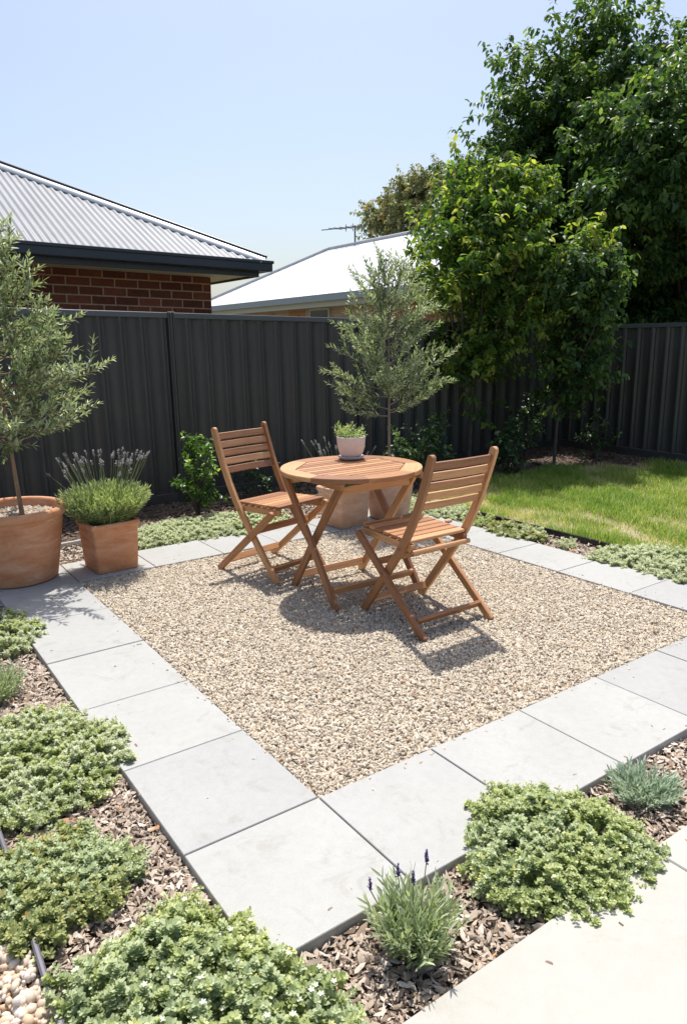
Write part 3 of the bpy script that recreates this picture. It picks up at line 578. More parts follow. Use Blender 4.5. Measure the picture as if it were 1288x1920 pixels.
V, F = tubes([[(0, 0, 4.05), (0, 0, 4.62)]], [[.022, .022]], 6); npmesh('mast', V, [F], ANT, A_)
bp = [[(0, -.2, 4.56), (0, 1.75, 4.70)]] + [[(-.25, y, 4.575 + .072 * y), (.25, y, 4.575 + .072 * y)] for y in (-.15, .12, .45, .75, 1.0)] + [[(0, .1, 4.47), (0, .1, 4.68)], [(0, .45, 4.50), (0, .45, 4.70)]]
V, F = tubes(bp, [[.016, .016]] + [[.011, .011]] * (len(bp) - 1), 5); npmesh('boom', V, [F], ANT, A_)

# ------------------------------------------------------------------ folding chairs and table
def folding_chair(label, loc, rz):
    R = thing('folding_chair', label, 'chair', loc, rz, 'slatted folding chairs at the round table')
    pp = np.array([(.262, -.008), (.16, .122), (.06, .25), (-.02, .355), (-.08, .44), (-.137, .545), (-.185, .65), (-.222, .75), (-.258, .858)])
    post = lambda x: [(x, y, z) for y, z in pp]
    for s in (-1, 1):
        b = MB(); b.sweep(post(s * .197), (1, 0, 0), .023, .043, .003, roundtop=.018); o = b.build('leg', WOOD, R)
        V, F = tubes([[(s * .2085, -.048, .395), (s * .2125, -.048, .395)]], [[.006, .006]], 8); npmesh('bolt', V, [F], BOLT, o)
        b = MB(); b.sweep([(s * .222, -.25, -.008), (s * .222, .065, .25), (s * .222, .262, .412)], (1, 0, 0), .023, .040, .003, roundtop=.016); o = b.build('leg', WOOD, R)
        V, F = tubes([[(s * .2325, .062, .2475), (s * .2365, .062, .2475)]], [[.007, .007]], 8); npmesh('bolt', V, [F], BOLT, o)
    b = MB()
    for s in (-1, 1): b.beam((s * .172, -.105, .402), (s * .172, .283, .418), (1, 0, 0), .022, .038)
    y = -.095
    for i in range(7):
        wd = .047; c = y + wd / 2; z = .4335 + (c + .1) * .04; hw = .183 if i else .178
        b.sweep([(-hw, c, z), (0, c, z), (hw, c, z)], (0, 1, .04), wd, .016, .003); y += wd + .0085
    b.build('seat', WOOD, R)
    b = MB()
    for i in range(5):
        z0 = .622 + i * .0495; yy = np.interp(z0, pp[:, 1], pp[:, 0]); y2 = np.interp(z0 + .04, pp[:, 1], pp[:, 0])
        b.sweep([(-.186, yy - .001, z0), (0, yy - .009, z0), (.186, yy - .001, z0)], (0, y2 - yy, .04), .0405, .014, .003)
    b.build('backrest', WOOD, R)
    for (yy, zz, hw, hgt, dep, tilt) in ((.205, .065, .185, .040, .018, .6), (-.175, .062, .210, .042, .018, -.8), (.115, .295, .210, .040, .018, -.6)):
        b = MB(); b.sweep([(-hw, yy, zz), (0, yy, zz), (hw, yy, zz)], (0, tilt, 1), hgt, dep, .003); b.build('stretcher', WOOD, R)
    V, F = tubes([[(-.186, -.115, .385), (.186, -.115, .385)]], [[.013, .013]], 10); 
    b = MB(); b.add(V, F.tolist(), [[(0, 0), (0, .02), (.3, .02), (.3, 0)]] * len(F)); b.sweep([(-.187, -.118, .385), (0, -.118, .385), (.187, -.118, .385)], (0, 1, 0), .012, .012); b.build('stretcher', WOOD, R)
    return R
folding_chair('brown slatted folding chair seen from behind, nearest the camera', (1.284, .963, 0), math.radians(0))
folding_chair('brown slatted folding chair facing us, in front of the fence and green shrub', (1.064, 2.152, 0), math.radians(180 + 12))

def round_table():
    R = thing('round_table', 'round slatted wooden folding table on gravel between two chairs', 'table', (1.24, 1.535, 0))
    r, z0, z1 = .392, .676, .700; b = MB(); inner = .300
    # ring: four curved segments; octagonal opening
    oc = [(inner * math.cos(q), inner * .93 * math.sin(q)) for q in (math.pi / 8 + i * math.pi / 4 for i in range(8))]
    oct_ = [(x * 1.06, y * 1.06) for x, y in oc]
    for i in range(8):
        a0 = math.pi / 8 + i * math.pi / 4; a1 = a0 + math.pi / 4
        arc = [(r * math.cos(q), r * math.sin(q)) for q in np.linspace(a0, a1, 13)]
        p0, p1 = np.array(oct_[i]), np.array(oct_[(i + 1) % 8])
        # split the ring sector into convex quads strips through the one prism loop
        n_ = len(arc); inn = [tuple(p0 + (p1 - p0) * k / (n_ - 1)) for k in range(n_)]
        V = [(x, y, z0) for x, y in arc] + [(x * .994, y * .994, z1) for x, y in arc] + [(x, y, z0) for x, y in inn] + [(x, y, z1) for x, y in inn] + [(x, y, z1 - .004) for x, y in arc]
        F = []; U = []; g = a0 + math.pi / 8 + math.pi / 2
        uvf = lambda k: (V[k][0] * math.cos(g) + V[k][1] * math.sin(g), -V[k][0] * math.sin(g) + V[k][1] * math.cos(g) + V[k][2])
        for k in range(n_ - 1):
            for f in ([k, k + 1, 4 * n_ + k + 1, 4 * n_ + k], [4 * n_ + k, 4 * n_ + k + 1, n_ + k + 1, n_ + k], [n_ + k, n_ + k + 1, 3 * n_ + k + 1, 3 * n_ + k], [2 * n_ + k + 1, 2 * n_ + k, 3 * n_ + k, 3 * n_ + k + 1], [k + 1, k, 2 * n_ + k, 2 * n_ + k + 1]):
                F.append(f); U.append([uvf(q) for q in f])
        if i % 2 == 0 or True: b.add(V, F, U)
    # slats run along x inside the octagon
    o8 = np.array(oct_) * .985; ymax = o8[:, 1].max(); ny = 11; step = 2 * ymax / ny
    def xat(y):
        xs_ = []
        for i in range(8):
            (xa, ya), (xb, yb) = o8[i], o8[(i + 1) % 8]
            if (ya - y) * (yb - y) <= 0 and abs(ya - yb) > 1e-9: xs_.append(xa + (xb - xa) * (y - ya) / (yb - ya))
        return max(xs_) if xs_ else 0
    for i in range(ny):
        ya = -ymax + i * step + .0042; yb = ya + step - .0084
        xa, xb = xat(max(ya, -ymax + 1e-4)), xat(min(yb, ymax - 1e-4))
        b.prism([(-xa, ya), (xa, ya), (xb, yb), (-xb, yb)], z1 - .019, z1 - .0005, .0022)
    b.build('tabletop', WOOD, R)
    b = MB()
    for s in (-1, 1):
        b.beam((s * .262, -.29, .659), (s * .262, .29, .659), (1, 0, 0), .022, .033)
    b.beam((-.30, 0, .664), (.30, 0, .664), (0, 1, 0), .04, .022)
    b.beam((-.249, .225, .625), (.249, .225, .625), (0, 1, 0), .02, .042); b.beam((-.226, -.225, .625), (.226, -.225, .625), (0, 1, 0), .02, .042)
    b.build('apron', WOOD, R)
    for s in (-1, 1):
        for k_, q in ((1, .285), (-1, .2405 if s < 0 else .2405)):
            x = q * s
            b = MB(); b.sweep([(x, -.25 * k_, -.008), (x, 0, .335), (x, .245 * k_, .658)], (1, 0, 0), .023, .045, .003); o = b.build('leg', WOOD, R)
            if k_ == 1:
                V, F = tubes([[(x + s * .0115, 0, .335), (x + s * .0155, 0, .335)]], [[.007, .007]], 8); npmesh('bolt', V, [F], BOLT, o)
    for (yy, zz, hw) in ((.212, .062, .235), (-.200, .085, .272)):
        b = MB(); b.sweep([(-hw, yy, zz), (0, yy, zz), (hw, yy, zz)], (0, .5 * np.sign(yy), 1), .042, .018, .003); b.build('stretcher', WOOD, R)
round_table()

# ------------------------------------------------------------------ plants: leaf clouds
def build_leaves(name, P, D, size, rnd, mt, parent=None, T=LEAF, roll=None, up=None, wid=None):
    M = frames(D, up, size, roll)
    if wid is not None: M[:, :, 1] *= wid
    V, F = inst(T[0], T[1], M, P)
    return npmesh(name, V, [F], mt, parent, rnd=np.repeat(rnd, len(T[0])), smooth=True)
def crown_leaves(env, ntw, nl, leaf, tw_len, droop=.6, surf=.45, updir=.7, lump=.28, youth=.35, seed=1, spines=0):
    r = np.random.default_rng(seed); env = np.asarray(env, float); vol = (env[:, 3] * env[:, 4] * env[:, 5]) ** .8; e = env[r.choice(len(env), ntw, p=vol / vol.sum())]
    d = nrm(r.normal(size=(ntw, 3))); q = r.random(ntw) ** surf
    lm = 1 + lump * (np.sin(3.1 * d[:, 0] + 5 * d[:, 2] + e[:, 0] * 7) * np.cos(4.3 * d[:, 1] - 3.7 * d[:, 2] + e[:, 1] * 3) + .5 * np.sin(9 * d[:, 0] + 7 * d[:, 1] + 11 * d[:, 2]))
    B = e[:, :3] + d * e[:, 3:6] * (q * lm)[:, None]
    if spines:
        ns = spines; si = r.integers(0, ns, ntw); b0 = B[:ns]; sd_ = nrm(d[:ns] * np.array([.75, .75, .25]) + np.array([0, 0, .85]) + r.normal(0, .15, (ns, 3))); sl = (e[:ns, 5] * r.uniform(.55, .95, ns)); tq = r.random(ntw)
        B = b0[si] + sd_[si] * (sl[si] * (tq - .35))[:, None] + d * (sl[si] * .24 * (1.15 - .75 * tq))[:, None]; q = .45 + .55 * tq * q[:ns][si]
    td = nrm(d * np.array([1, 1, .5]) * .8 + np.array([0, 0, updir]) + r.normal(0, .3, (ntw, 3))); L = tw_len * r.uniform(.5, 1.3, ntw)
    t = (np.arange(nl) + .5) / nl
    pos = B[:, None] + td[:, None] * (L[:, None] * t)[..., None]; pos[..., 2] -= droop * .25 * L[:, None] * t ** 2
    ax = nrm(np.cross(td, r.normal(size=(ntw, 3)))); ay = np.cross(td, ax); ang = np.arange(nl) * 2.4 + r.uniform(0, 6, ntw)[:, None]
    ld = ax[:, None] * np.cos(ang)[..., None] + ay[:, None] * np.sin(ang)[..., None] + td[:, None] * .4; ld[..., 2] -= droop; ld = ld + r.normal(0, .25, ld.shape)
    n = ntw * nl; sz = leaf * r.uniform(.6, 1.2, n)
    base = np.clip(.30 + .25 * r.normal(size=(ntw, 1)) + youth * np.clip((q[:, None] - .6) * 2 * (t[None] ** 2), 0, 1) * (r.random((ntw, 1)) < .6) * 1.6, 0, 1)
    rn = np.clip(base.ravel() + r.normal(0, .13, n), 0, 1)
    upv = nrm(np.array([0, 0, 1.0]) + r.normal(0, .45, (n, 3)))
    return pos.reshape(-1, 3), ld.reshape(-1, 3), sz, rn, upv, (B, td, L)
def big_tree(label, loc, env, ntw, nl, leaf, tw_len, mt, trunk_r, trunk_top, bark=BARK3, limbs=26, group=None, seed=1, name='pear_tree', cat='tree', **kw):
    R = thing(name, label, cat, loc, 0, group); env = [(a - loc[0], b - loc[1], c, d, e, f) for a, b, c, d, e, f in env]
    P, D, S, rn, up, (B, td, L) = crown_leaves(env, ntw, nl, leaf, tw_len, seed=seed, **kw)
    build_leaves('crown', P, D, S, rn, mt, R, up=up)
    r = np.random.default_rng(seed + 99); tt = np.array([r.normal(0, .04), r.normal(0, .04), trunk_top])
    tr = bez((0, 0, -.05), (r.normal(0, .06), r.normal(0, .06), trunk_top * .5), tt, 10); paths = [tr]; rad = [np.linspace(trunk_r, trunk_r * .35, 10)]
    idx = r.choice(len(B), limbs, replace=False)
    for i in idx:
        s = r.uniform(.35, 1) ; p0 = tr[min(int(s * 9), 9)]
        if B[i][2] < p0[2]: p0 = tr[3]
        mid = (p0 + B[i]) / 2 + np.array([0, 0, -.12]) + r.normal(0, .08, 3); paths.append(bez(p0, mid, B[i] + td[i] * L[i] * .5, 8)); rad.append(np.linspace(trunk_r * .34, .005, 8))
    for i in r.choice(len(B), min(len(B), limbs * 8), replace=False):
        paths.append(np.array([B[i] - td[i] * .05, B[i] + td[i] * L[i] * .9])); rad.append([.004, .002])
    V, F = tubes(paths, rad, 6); npmesh('trunk', V, [F], bark, R, smooth=True)
    return R
# small pear tree inside the garden (lit, yellow green)
big_tree('bright green pear tree standing in the bed right of the potted olive', (4.81, 4.22, Z_M),
    [(5.0, 4.15, 1.95, .56, .56, .95), (4.75, 4.15, 2.5, .36, .36, .46), (5.28, 3.95, 2.6, .30, .32, .42), (4.75, 4.1, 1.3, .52, .42, .48), (5.3, 3.95, 1.9, .36, .4, .60), (4.38, 4.1, 1.95, .36, .3, .46), (5.05, 3.95, 2.95, .20, .2, .25), (4.10, 4.0, 1.85, .15, .15, .2), (4.83, 4.05, .74, .16, .14, .34), (4.48, 4.1, 2.45, .28, .26, .34), (5.0, 3.75, 2.75, .36, .34, .36), (4.75, 3.7, 2.2, .34, .32, .40)],
    1300, 12, .080, .27, L_PEAR, .03, 2.9, youth=.62, seed=11, limbs=34, spines=150, droop=.8)
T2 = big_tree('darker slim pear tree against the fence corner, one young yellow shoot on top', (5.56, 3.62, Z_M),
    [(5.70, 3.5, 1.55, .28, .30, .50), (5.70, 3.5, 1.15, .40, .36, .40), (5.60, 3.55, .80, .20, .20, .28), (5.75, 3.45, 1.9, .18, .2, .35), (5.40, 3.3, 1.85, .34, .30, .48), (5.62, 3.3, 1.9, .26, .26, .42)],
    640, 12, .08, .26, L_PEARD, .022, 2.3, youth=.3, seed=12, limbs=20, droop=.8)
P, D, S, rn, up, _x = crown_leaves([(.24, -.22, 2.38, .09, .09, .30), (.12, -.2, 2.1, .14, .12, .22)], 40, 12, .085, .22, youth=.9, seed=77, droop=.8)
build_leaves('crown', P, D, S, np.clip(rn + .25, 0, 1), L_PEAR, T2, up=up)
# tall trees beyond the fence
big_tree('tall dense green pear tree behind the fence corner, its top cut by the frame', (8.1, 5.9, Z_M),
    [(8.05, 5.7, 2.7, 1.15, 1.0, 1.3), (7.25, 6.1, 2.5, .80, .8, 1.1), (8.35, 5.7, 4.2, .90, .85, 1.35), (7.5, 6.1, 3.75, .58, .55, .95), (7.3, 6.15, 3.3, .55, .5, .7), (7.0, 6.3, 2.9, .5, .5, .5), (7.85, 5.9, 4.3, .50, .5, 1.1), (6.95, 6.35, 2.9, .45, .5, .55), (8.3, 5.6, 5.2, .42, .42, .7), (8.4, 5.4, 1.7, 1.0, .9, .6), (7.25, 6.0, 1.7, .75, .7, .5), (8.6, 5.3, 3.4, .6, .6, .9)],
    5700, 12, .098, .34, L_PEARD, .11, 4.9, youth=.5, seed=13, limbs=60, group='tall pear trees beyond the fence', spines=480, droop=.85)
big_tree('tall pear tree leaning over the side fence at the right edge of the frame', (9.0, 4.3, Z_M),
    [(8.9, 4.3, 2.7, 1.2, 1.1, 1.2), (9.0, 4.3, 4.0, 1.0, 1.0, 1.25), (8.45, 4.4, 3.8, .7, .7, 1.0), (9.3, 4.2, 4.9, .6, .6, .6), (8.2, 4.1, 2.9, .6, .6, .8), (8.9, 4.0, 1.6, 1.2, 1.1, .5), (7.9, 3.7, 2.3, .6, .6, .45), (8.1, 4.0, 4.2, .6, .6, .6), (7.6, 3.8, 3.6, .75, .7, .7), (7.35, 3.4, 3.1, .5, .5, .5), (7.05, 3.6, 3.4, .6, .6, .65), (7.3, 4.2, 3.8, .6, .6, .6), (6.85, 3.95, 2.9, .5, .5, .55)],
    5200, 12, .098, .34, L_PEARD, .10, 4.6, youth=.55, seed=14, limbs=56, group='tall pear trees beyond the fence', spines=400, droop=.85)
# gum tree far behind the white house
big_tree('olive brown gum tree rising behind the white roof', (16.6, 19.0, Z_M),
    [(16, 20.2, 5.65, .6, .6, .5), (16, 19.5, 5.5, .55, .55, .5), (16, 18.6, 6.25, .6, .62, .5), (16, 17.4, 6.3, .7, .7, .42), (16.2, 16.3, 6.0, .8, .7, .5), (16, 18.5, 5.8, .75, .75, .55), (16.4, 17.2, 5.6, .8, .8, .6), (16, 20.5, 5.0, .3, .3, .3), (16.0, 19.2, 4.9, .3, .5, .3), (16.4, 16.6, 4.9, .8, .9, .5), (16.3, 15.4, 6.05, .7, .7, .5), (16.2, 14.9, 5.4, .7, .7, .5)],
    1900, 12, .15, .42, L_GUM, .16, 5.6, bark=BARK, youth=.4, seed=15, limbs=40, name='gum_tree', droop=.9, updir=.3, lump=.4, surf=.35)
big_tree('small distant green tree glimpsed under the brick house eave', (9.6, 26.0, Z_M), [(9.6, 26, 4.0, 1.6, 1.6, 1.0)], 350, 10, .25, .5, L_PEAR, .12, 3.6, seed=16, limbs=10, name='distant_tree')

# ------------------------------------------------------------------ olive trees in pots
def olive(R, env_fn, z0, z1, trunk_xy, zb, extra, seed, nbr, bark, dens=1.0, leafsz=.052, base=(0, 0)):
    r = np.random.default_rng(seed); tx, ty = trunk_xy
    bx, by = base; tr = bez((bx, by, zb), (bx * .6 + tx * .3, by * .6 + ty * .3, (zb + z0) / 2), (tx, ty, z1 - .12), 14); paths = [tr]; rad = [np.linspace(.0165, .003, 14)]
    LP, LD, LS, LR, LU = [], [], [], [], []
    mains = []
    for i in range(nbr):
        f = (i + .5) / nbr; zs = z0 - .03 + (z1 - .16 - z0) * f; p0 = np.array([np.interp(zs, tr[:, 2], tr[:, 0]), np.interp(zs, tr[:, 2], tr[:, 1]), zs])
        a = i * 2.4 + r.normal(0, .3); zt = zs + .10 + .16 * r.random(); rr = env_fn(min(zt, z1 - .03)) * r.uniform(.72, 1.12); L = rr
        p2 = np.array([math.cos(a) * rr, math.sin(a) * rr, zt]); p2[:2] += p0[:2] * .6; mains.append((p0, p2))
    mains += [(np.array(a, float), np.array(b, float)) for a, b in extra]
    for p0, p2 in mains:
        mid = (p0 + p2) / 2 + np.array([0, 0, -.05]) + r.normal(0, .015, 3); c = bez(p0, mid, p2, 14); Lg = np.linalg.norm(p2 - p0)
        paths.append(c); rad.append(np.linspace(.005, .0015, 14)); subs = [(c, .25)]
        for s in np.arange(.22, 1.0, .052 / max(Lg, .2)):
            k_ = int(s * 13); d = nrm((c[min(k_ + 1, 13)] - c[k_])[None])[0]; q = nrm((np.cross(d, r.normal(size=3)))[None])[0]
            dd = d * .65 + q * .75 + np.array([0, 0, .55]); dd = dd / np.linalg.norm(dd); l = r.uniform(.10, .24) * (1.15 - .4 * s)
            e = c[k_] + dd * l; subs.append((bez(c[k_], c[k_] + dd * l * .5 + r.normal(0, .008, 3), e, 6), 0)); paths.append(subs[-1][0]); rad.append(np.linspace(.0022, .001, 6))
        for sp_, st in subs:
            l = np.linalg.norm(sp_[-1] - sp_[0]); npair = max(3, int(l / .0165 * dens)); ts = np.linspace(max(st, .1), 1, npair)
            ii = ts * (len(sp_) - 1); k0 = np.minimum(ii.astype(int), len(sp_) - 2); P = sp_[k0] + (sp_[k0 + 1] - sp_[k0]) * (ii - k0)[:, None]; d = nrm(sp_[k0 + 1] - sp_[k0])
            ax = nrm(np.cross(d, np.array([.2, .3, 1.0]))); ay = np.cross(d, ax); ph = np.arange(npair) * 1.57 + r.uniform(0, 3)
            for sg in (0, np.pi):
                ld = d * .75 + (ax * np.cos(ph + sg)[:, None] + ay * np.sin(ph + sg)[:, None]) * .7 + r.normal(0, .16, d.shape); LP.append(P); LD.append(ld); LS.append(leafsz * r.uniform(.6, 1.1, npair) * (1 - .35 * ts)); LR.append(np.clip(.35 + r.normal(0, .2, npair) + .45 * (ts > .75), 0, 1)); LU.append(nrm(np.array([0, 0, 1.]) + r.normal(0, .5, d.shape)))
            LP.append(P[-1:]); LD.append(d[-1:]); LS.append(np.array([leafsz * .7])); LR.append(np.array([.95])); LU.append(np.array([[0, 0, 1.]]))
    build_leaves('crown', np.concatenate(LP), np.concatenate(LD), np.concatenate(LS), np.concatenate(LR), L_OLIVE, R, T=NARROW, up=np.concatenate(LU), wid=1.45)
    V, F = tubes(paths, rad, 7); npmesh('trunk', V, [F], bark, R, smooth=True)
def soil_stones(R, n, rad, z, size=.012, square=None):
    a = rng.uniform(0, 2 * np.pi, n); q = rad * np.sqrt(rng.random(n))
    P = np.stack([q * np.cos(a), q * np.sin(a), z + rng.random(n) * .008], -1)
    if square: P[:, 0] = rng.uniform(-square, square, n); P[:, 1] = rng.uniform(-square, square, n)
    T = np.array([[-1, -.8, -.6], [1, -.7, -.6], [.9, .9, -.6], [-.9, .7, -.6], [-.75, -.5, .6], [.8, -.35, .5], [.6, .55, .6], [-.6, .45, .5]]); F = np.array([[4, 5, 6, 7], [0, 1, 5, 4], [1, 2, 6, 5], [2, 3, 7, 6], [3, 0, 4, 7]])
    th = rng.uniform(0, 6.28, n); d = np.stack([np.cos(th), np.sin(th), rng.normal(0, .3, n)], -1); M = frames(d, nrm(np.array([0, 0, 1.]) + rng.normal(0, .4, (n, 3))), size * rng.uniform(.6, 1.3, n))
    V, FF = inst(T, F, M, P); return npmesh('pebble_mulch', V, [FF], CHIP, R, rnd=np.repeat(rng.uniform(.15, .7, n), 8))
CR = np.array([.818, -.575, 0]); CF = np.array([.575, .818, 0])      # picture right / away, for placing branches seen in the photo
def rd(a, b, z): return tuple(CR * a + CF * b + np.array([0, 0, z]))
R1 = thing('potted_olive_tree', 'olive tree in the big round terracotta pot at the left edge', 'potted tree', (-.27, 2.908, 0))
lathe('pot', [(.0, .004), (.212, .004), (.222, .012), (.245, .14), (.268, .27), (.284, .378), (.286, .392), (.300, .396), (.308, .405), (.310, .428), (.304, .442), (.290, .448), (.277, .442), (.272, .425), (.268, .36), (.0, .36)], TERRA, R1, wob=.003)
sb = lathe('soil', [(.0, .383), (.15, .381), (.2685, .376)], SOIL, R1); soil_stones(R1, 1100, .262, .382, .012)
def envL(z): return float(np.interp(z, [.78, .9, 1.1, 1.35, 1.55, 1.75, 2.0], [.30, .46, .52, .44, .36, .34, .16]))
olive(R1, envL, .84, 2.0, (.01, .02), .35, [((0, 0, 1.08), rd(.63, -.05, 1.26)), ((0, 0, 1.1), rd(.40, .1, 1.42)), ((0, 0, .92), rd(.42, -.1, .93)), ((0, 0, .98), rd(.44, .05, 1.02)), ((0, 0, 1.45), rd(.26, 0, 1.80)), ((0, 0, 1.5), rd(.06, 0, 2.02)), ((0, 0, 1.5), rd(.16, .05, 1.97)), ((0, 0, 1.5), rd(.00, -.1, 1.99)), ((0, 0, 1.3), rd(.33, 0, 1.62)), ((0, 0, .85), rd(.2, -.25, .84)), ((0, 0, .85), rd(-.1, -.25, .84))], 21, 33, BARK2, .88, .070, (.055, -.03))
R2 = thing('potted_olive_tree', 'olive tree in the round pale terracotta pot behind the table', 'potted tree', (2.463, 2.73, 0))
lathe('pot', [(.0, .004), (.142, .004), (.154, .012), (.172, .13), (.190, .27), (.203, .345), (.206, .352), (.217, .356), (.221, .368), (.218, .382), (.207, .388), (.198, .384), (.195, .36), (.19, .31), (.0, .31)], TERRA2, R2, wob=.003)
lathe('soil', [(.0, .345), (.1, .344), (.197, .34)], SOIL, R2); soil_stones(R2, 400, .19, .343, .011)
def envM(z): return float(np.interp(z, [.72, .85, 1.1, 1.35, 1.6, 1.8, 2.0], [.22, .31, .36, .37, .33, .27, .10]))
olive(R2, envM, .84, 1.97, (-.01, -.01), .32, [((0, 0, 1.0), rd(-.50, 0, 1.17)), ((0, 0, .80), rd(-.34, -.05, .86)), ((0, 0, .95), rd(-.38, .05, 1.05)), ((0, 0, .84), rd(.38, 0, 1.0)), ((0, 0, 1.0), rd(.47, 0, 1.28)), ((0, 0, .95), rd(.44, .05, 1.08)), ((0, 0, 1.2), rd(-.34, 0, 1.50)), ((0, 0, 1.3), rd(.32, .05, 1.62)), ((0, 0, 1.5), rd(-.04, 0, 1.99)), ((0, 0, 1.5), rd(.10, 0, 1.95)), ((0, 0, 1.45), rd(-.14, 0, 1.95))], 22, 34, BARK, .98, .062)

# ------------------------------------------------------------------ square pots with lavender
def square_pot(R, w0, w1, h, mt, rot):
    def ring(wd, z, rr=.018):
        p = []
        for sx, sy, a0 in ((1, 1, 0), (-1, 1, 90), (-1, -1, 180), (1, -1, 270)):
            for a in (0, 30, 60, 90): q = math.radians(a + a0); p.append((sx * (wd - rr) + rr * math.cos(q), sy * (wd - rr) + rr * math.sin(q), z))
        return p
    prof = [(w0 - .01, .0), (w0, .008), (w0 + (w1 - w0) * .5, h * .5), (w1 - .004, h - .04), (w1 + .002, h - .034), (w1 + .008, h - .022), (w1 + .008, h - .008), (w1 + .002, h), (w1 - .012, h - .002), (w1 - .018, h - .02), (w1 - .022, h - .07)]
    V = []; [V.extend(ring(a, z, .016)) for a, z in prof]; n = 16; k_ = len(prof); i = np.arange(k_ - 1)[:, None] * n; j = np.arange(n)[None]; a = i + j; b = i + (j + 1) % n
    o = npmesh('pot', V, [np.stack([a, b, b + n, a + n], -1).reshape(-1, 4)], mt, R, smooth=True); o.rotation_euler = (0, 0, rot)
    m_ = MB(); w = w1 - .02; m_.prism([(-w, -w), (w, -w), (w, w), (-w, w)], h - .08, h - .03, .002); s = m_.build('soil', SOIL, R); s.rotation_euler = (0, 0, rot)
def lavender_bush(R, c, rad, hgt, nst, mt, flower=None, nfl=0, fl=(.2, .3), seed=3, leaf=.03, spread=1.0, nleaf=15, fmat=None, wid=1.0):
    r = np.random.default_rng(seed); az = r.uniform(0, 2 * np.pi, nst); q = np.sqrt(r.random(nst)); c = np.array(c, float)
    base = c + np.stack([np.cos(az) * q * rad * .55, np.sin(az) * q * rad * .55, np.zeros(nst)], -1)
    lean = q * spread; dr = nrm(np.stack([np.cos(az) * lean, np.sin(az) * lean, np.ones(nst) * .95], -1) + r.normal(0, .10, (nst, 3))); L = hgt * r.uniform(.7, 1.05, nst) * (1.0 + .0 * q)
    t = (np.arange(nleaf) + 1) / nleaf; pos = base[:, None] + dr[:, None] * (L[:, None] * (.25 + .75 * t))[..., None]; n = nst * nleaf
    ax = nrm(np.cross(dr, r.normal(size=(nst, 3)))); ay = np.cross(dr, ax); ang = np.arange(nleaf) * 2.1 + r.uniform(0, 6, nst)[:, None]
    out = .75 - .45 * t[None, :, None]
    ld = dr[:, None] * .8 + (ax[:, None] * np.cos(ang)[..., None] + ay[:, None] * np.sin(ang)[..., None]) * out + r.normal(0, .08, (nst, nleaf, 3))
    sz = (leaf * r.uniform(.6, 1.15, (nst, nleaf))).ravel(); rn = np.clip(.15 + .55 * t[None] + r.normal(0, .15, (nst, nleaf)), 0, 1).ravel()
    build_leaves('foliage', pos.reshape(-1, 3), ld.reshape(-1, 3), sz, rn, mt, R, T=NARROW, wid=wid, up=nrm(np.array([0, 0, 1.]) + r.normal(0, .6, (n, 3))))
    paths = [np.array([b_, b_ + d_ * l_]) for b_, d_, l_ in zip(base, dr, L)]; rad_ = [[.0016, .0009]] * nst
    if nfl:
        az = r.uniform(0, 2 * np.pi, nfl); q = np.sqrt(r.random(nfl)); dr = nrm(np.stack([np.cos(az) * q * .62, np.sin(az) * q * .62, np.ones(nfl)], -1) + r.normal(0, .06, (nfl, 3)))
        b0 = c + np.stack([np.cos(az) * q * rad * .5, np.sin(az) * q * rad * .5, np.full(nfl, hgt * .3)], -1); L = r.uniform(fl[0], fl[1], nfl); e = b0 + dr * L[:, None]
        bend = r.normal(0, .012, (nfl, 3)); FP, FD, FS, FR = [], [], [], []
        for i in range(nfl):
            cv = bez(b0[i], (b0[i] + e[i]) / 2 + bend[i], e[i], 6); paths.append(cv); rad_.append([.0013] * 6)
            d = nrm((cv[-1] - cv[-2])[None])[0]; hl = r.uniform(.024, .045)
            for t_ in np.linspace(0, 1, 9):
                for s in range(4):
                    v = rdir(1)[0]; FP.append(e[i] + d * hl * (t_ - .6)); FD.append(d * .55 + v * .8); FS.append(.0115 * (1 - .5 * abs(t_ - .4))); FR.append(np.clip(.3 + .4 * t_ + r.normal(0, .2), 0, 1))
        for i in range(nfl): build_leaves('flower_head', np.array(FP[i * 36:i * 36 + 36]), np.array(FD[i * 36:i * 36 + 36]), np.array(FS[i * 36:i * 36 + 36]), np.array(FR[i * 36:i * 36 + 36]), fmat or F_LAV, R, T=ROUND)
    V, F = tubes(paths, rad_, 4); npmesh('stems', V, [F], STEMM, R)
R3 = thing('potted_lavender', 'flowering lavender in a square terracotta pot beside the big round pot', 'potted plant', (.252, 2.785, 0))
square_pot(R3, .128, .146, .315, TERRA, math.radians(3))
lavender_bush(R3, (0, 0, .27), .19, .27, 720, L_LAV, True, 62, (.31, .41), seed=5, leaf=.034, spread=.86, nleaf=17, wid=1.35); soil_stones(R3, 160, .1, .29, .008, square=.12)
R4 = thing('potted_lavender', 'lavender in a square terracotta pot half hidden behind the table', 'potted plant', (2.035, 2.745, 0))
square_pot(R4, .128, .148, .30, TERRA2, math.radians(3))
lavender_bush(R4, (0, .0, .25), .15, .13, 150, L_DARK, True, 34, (.26, .42), seed=6, leaf=.026, spread=1.0, nleaf=10)
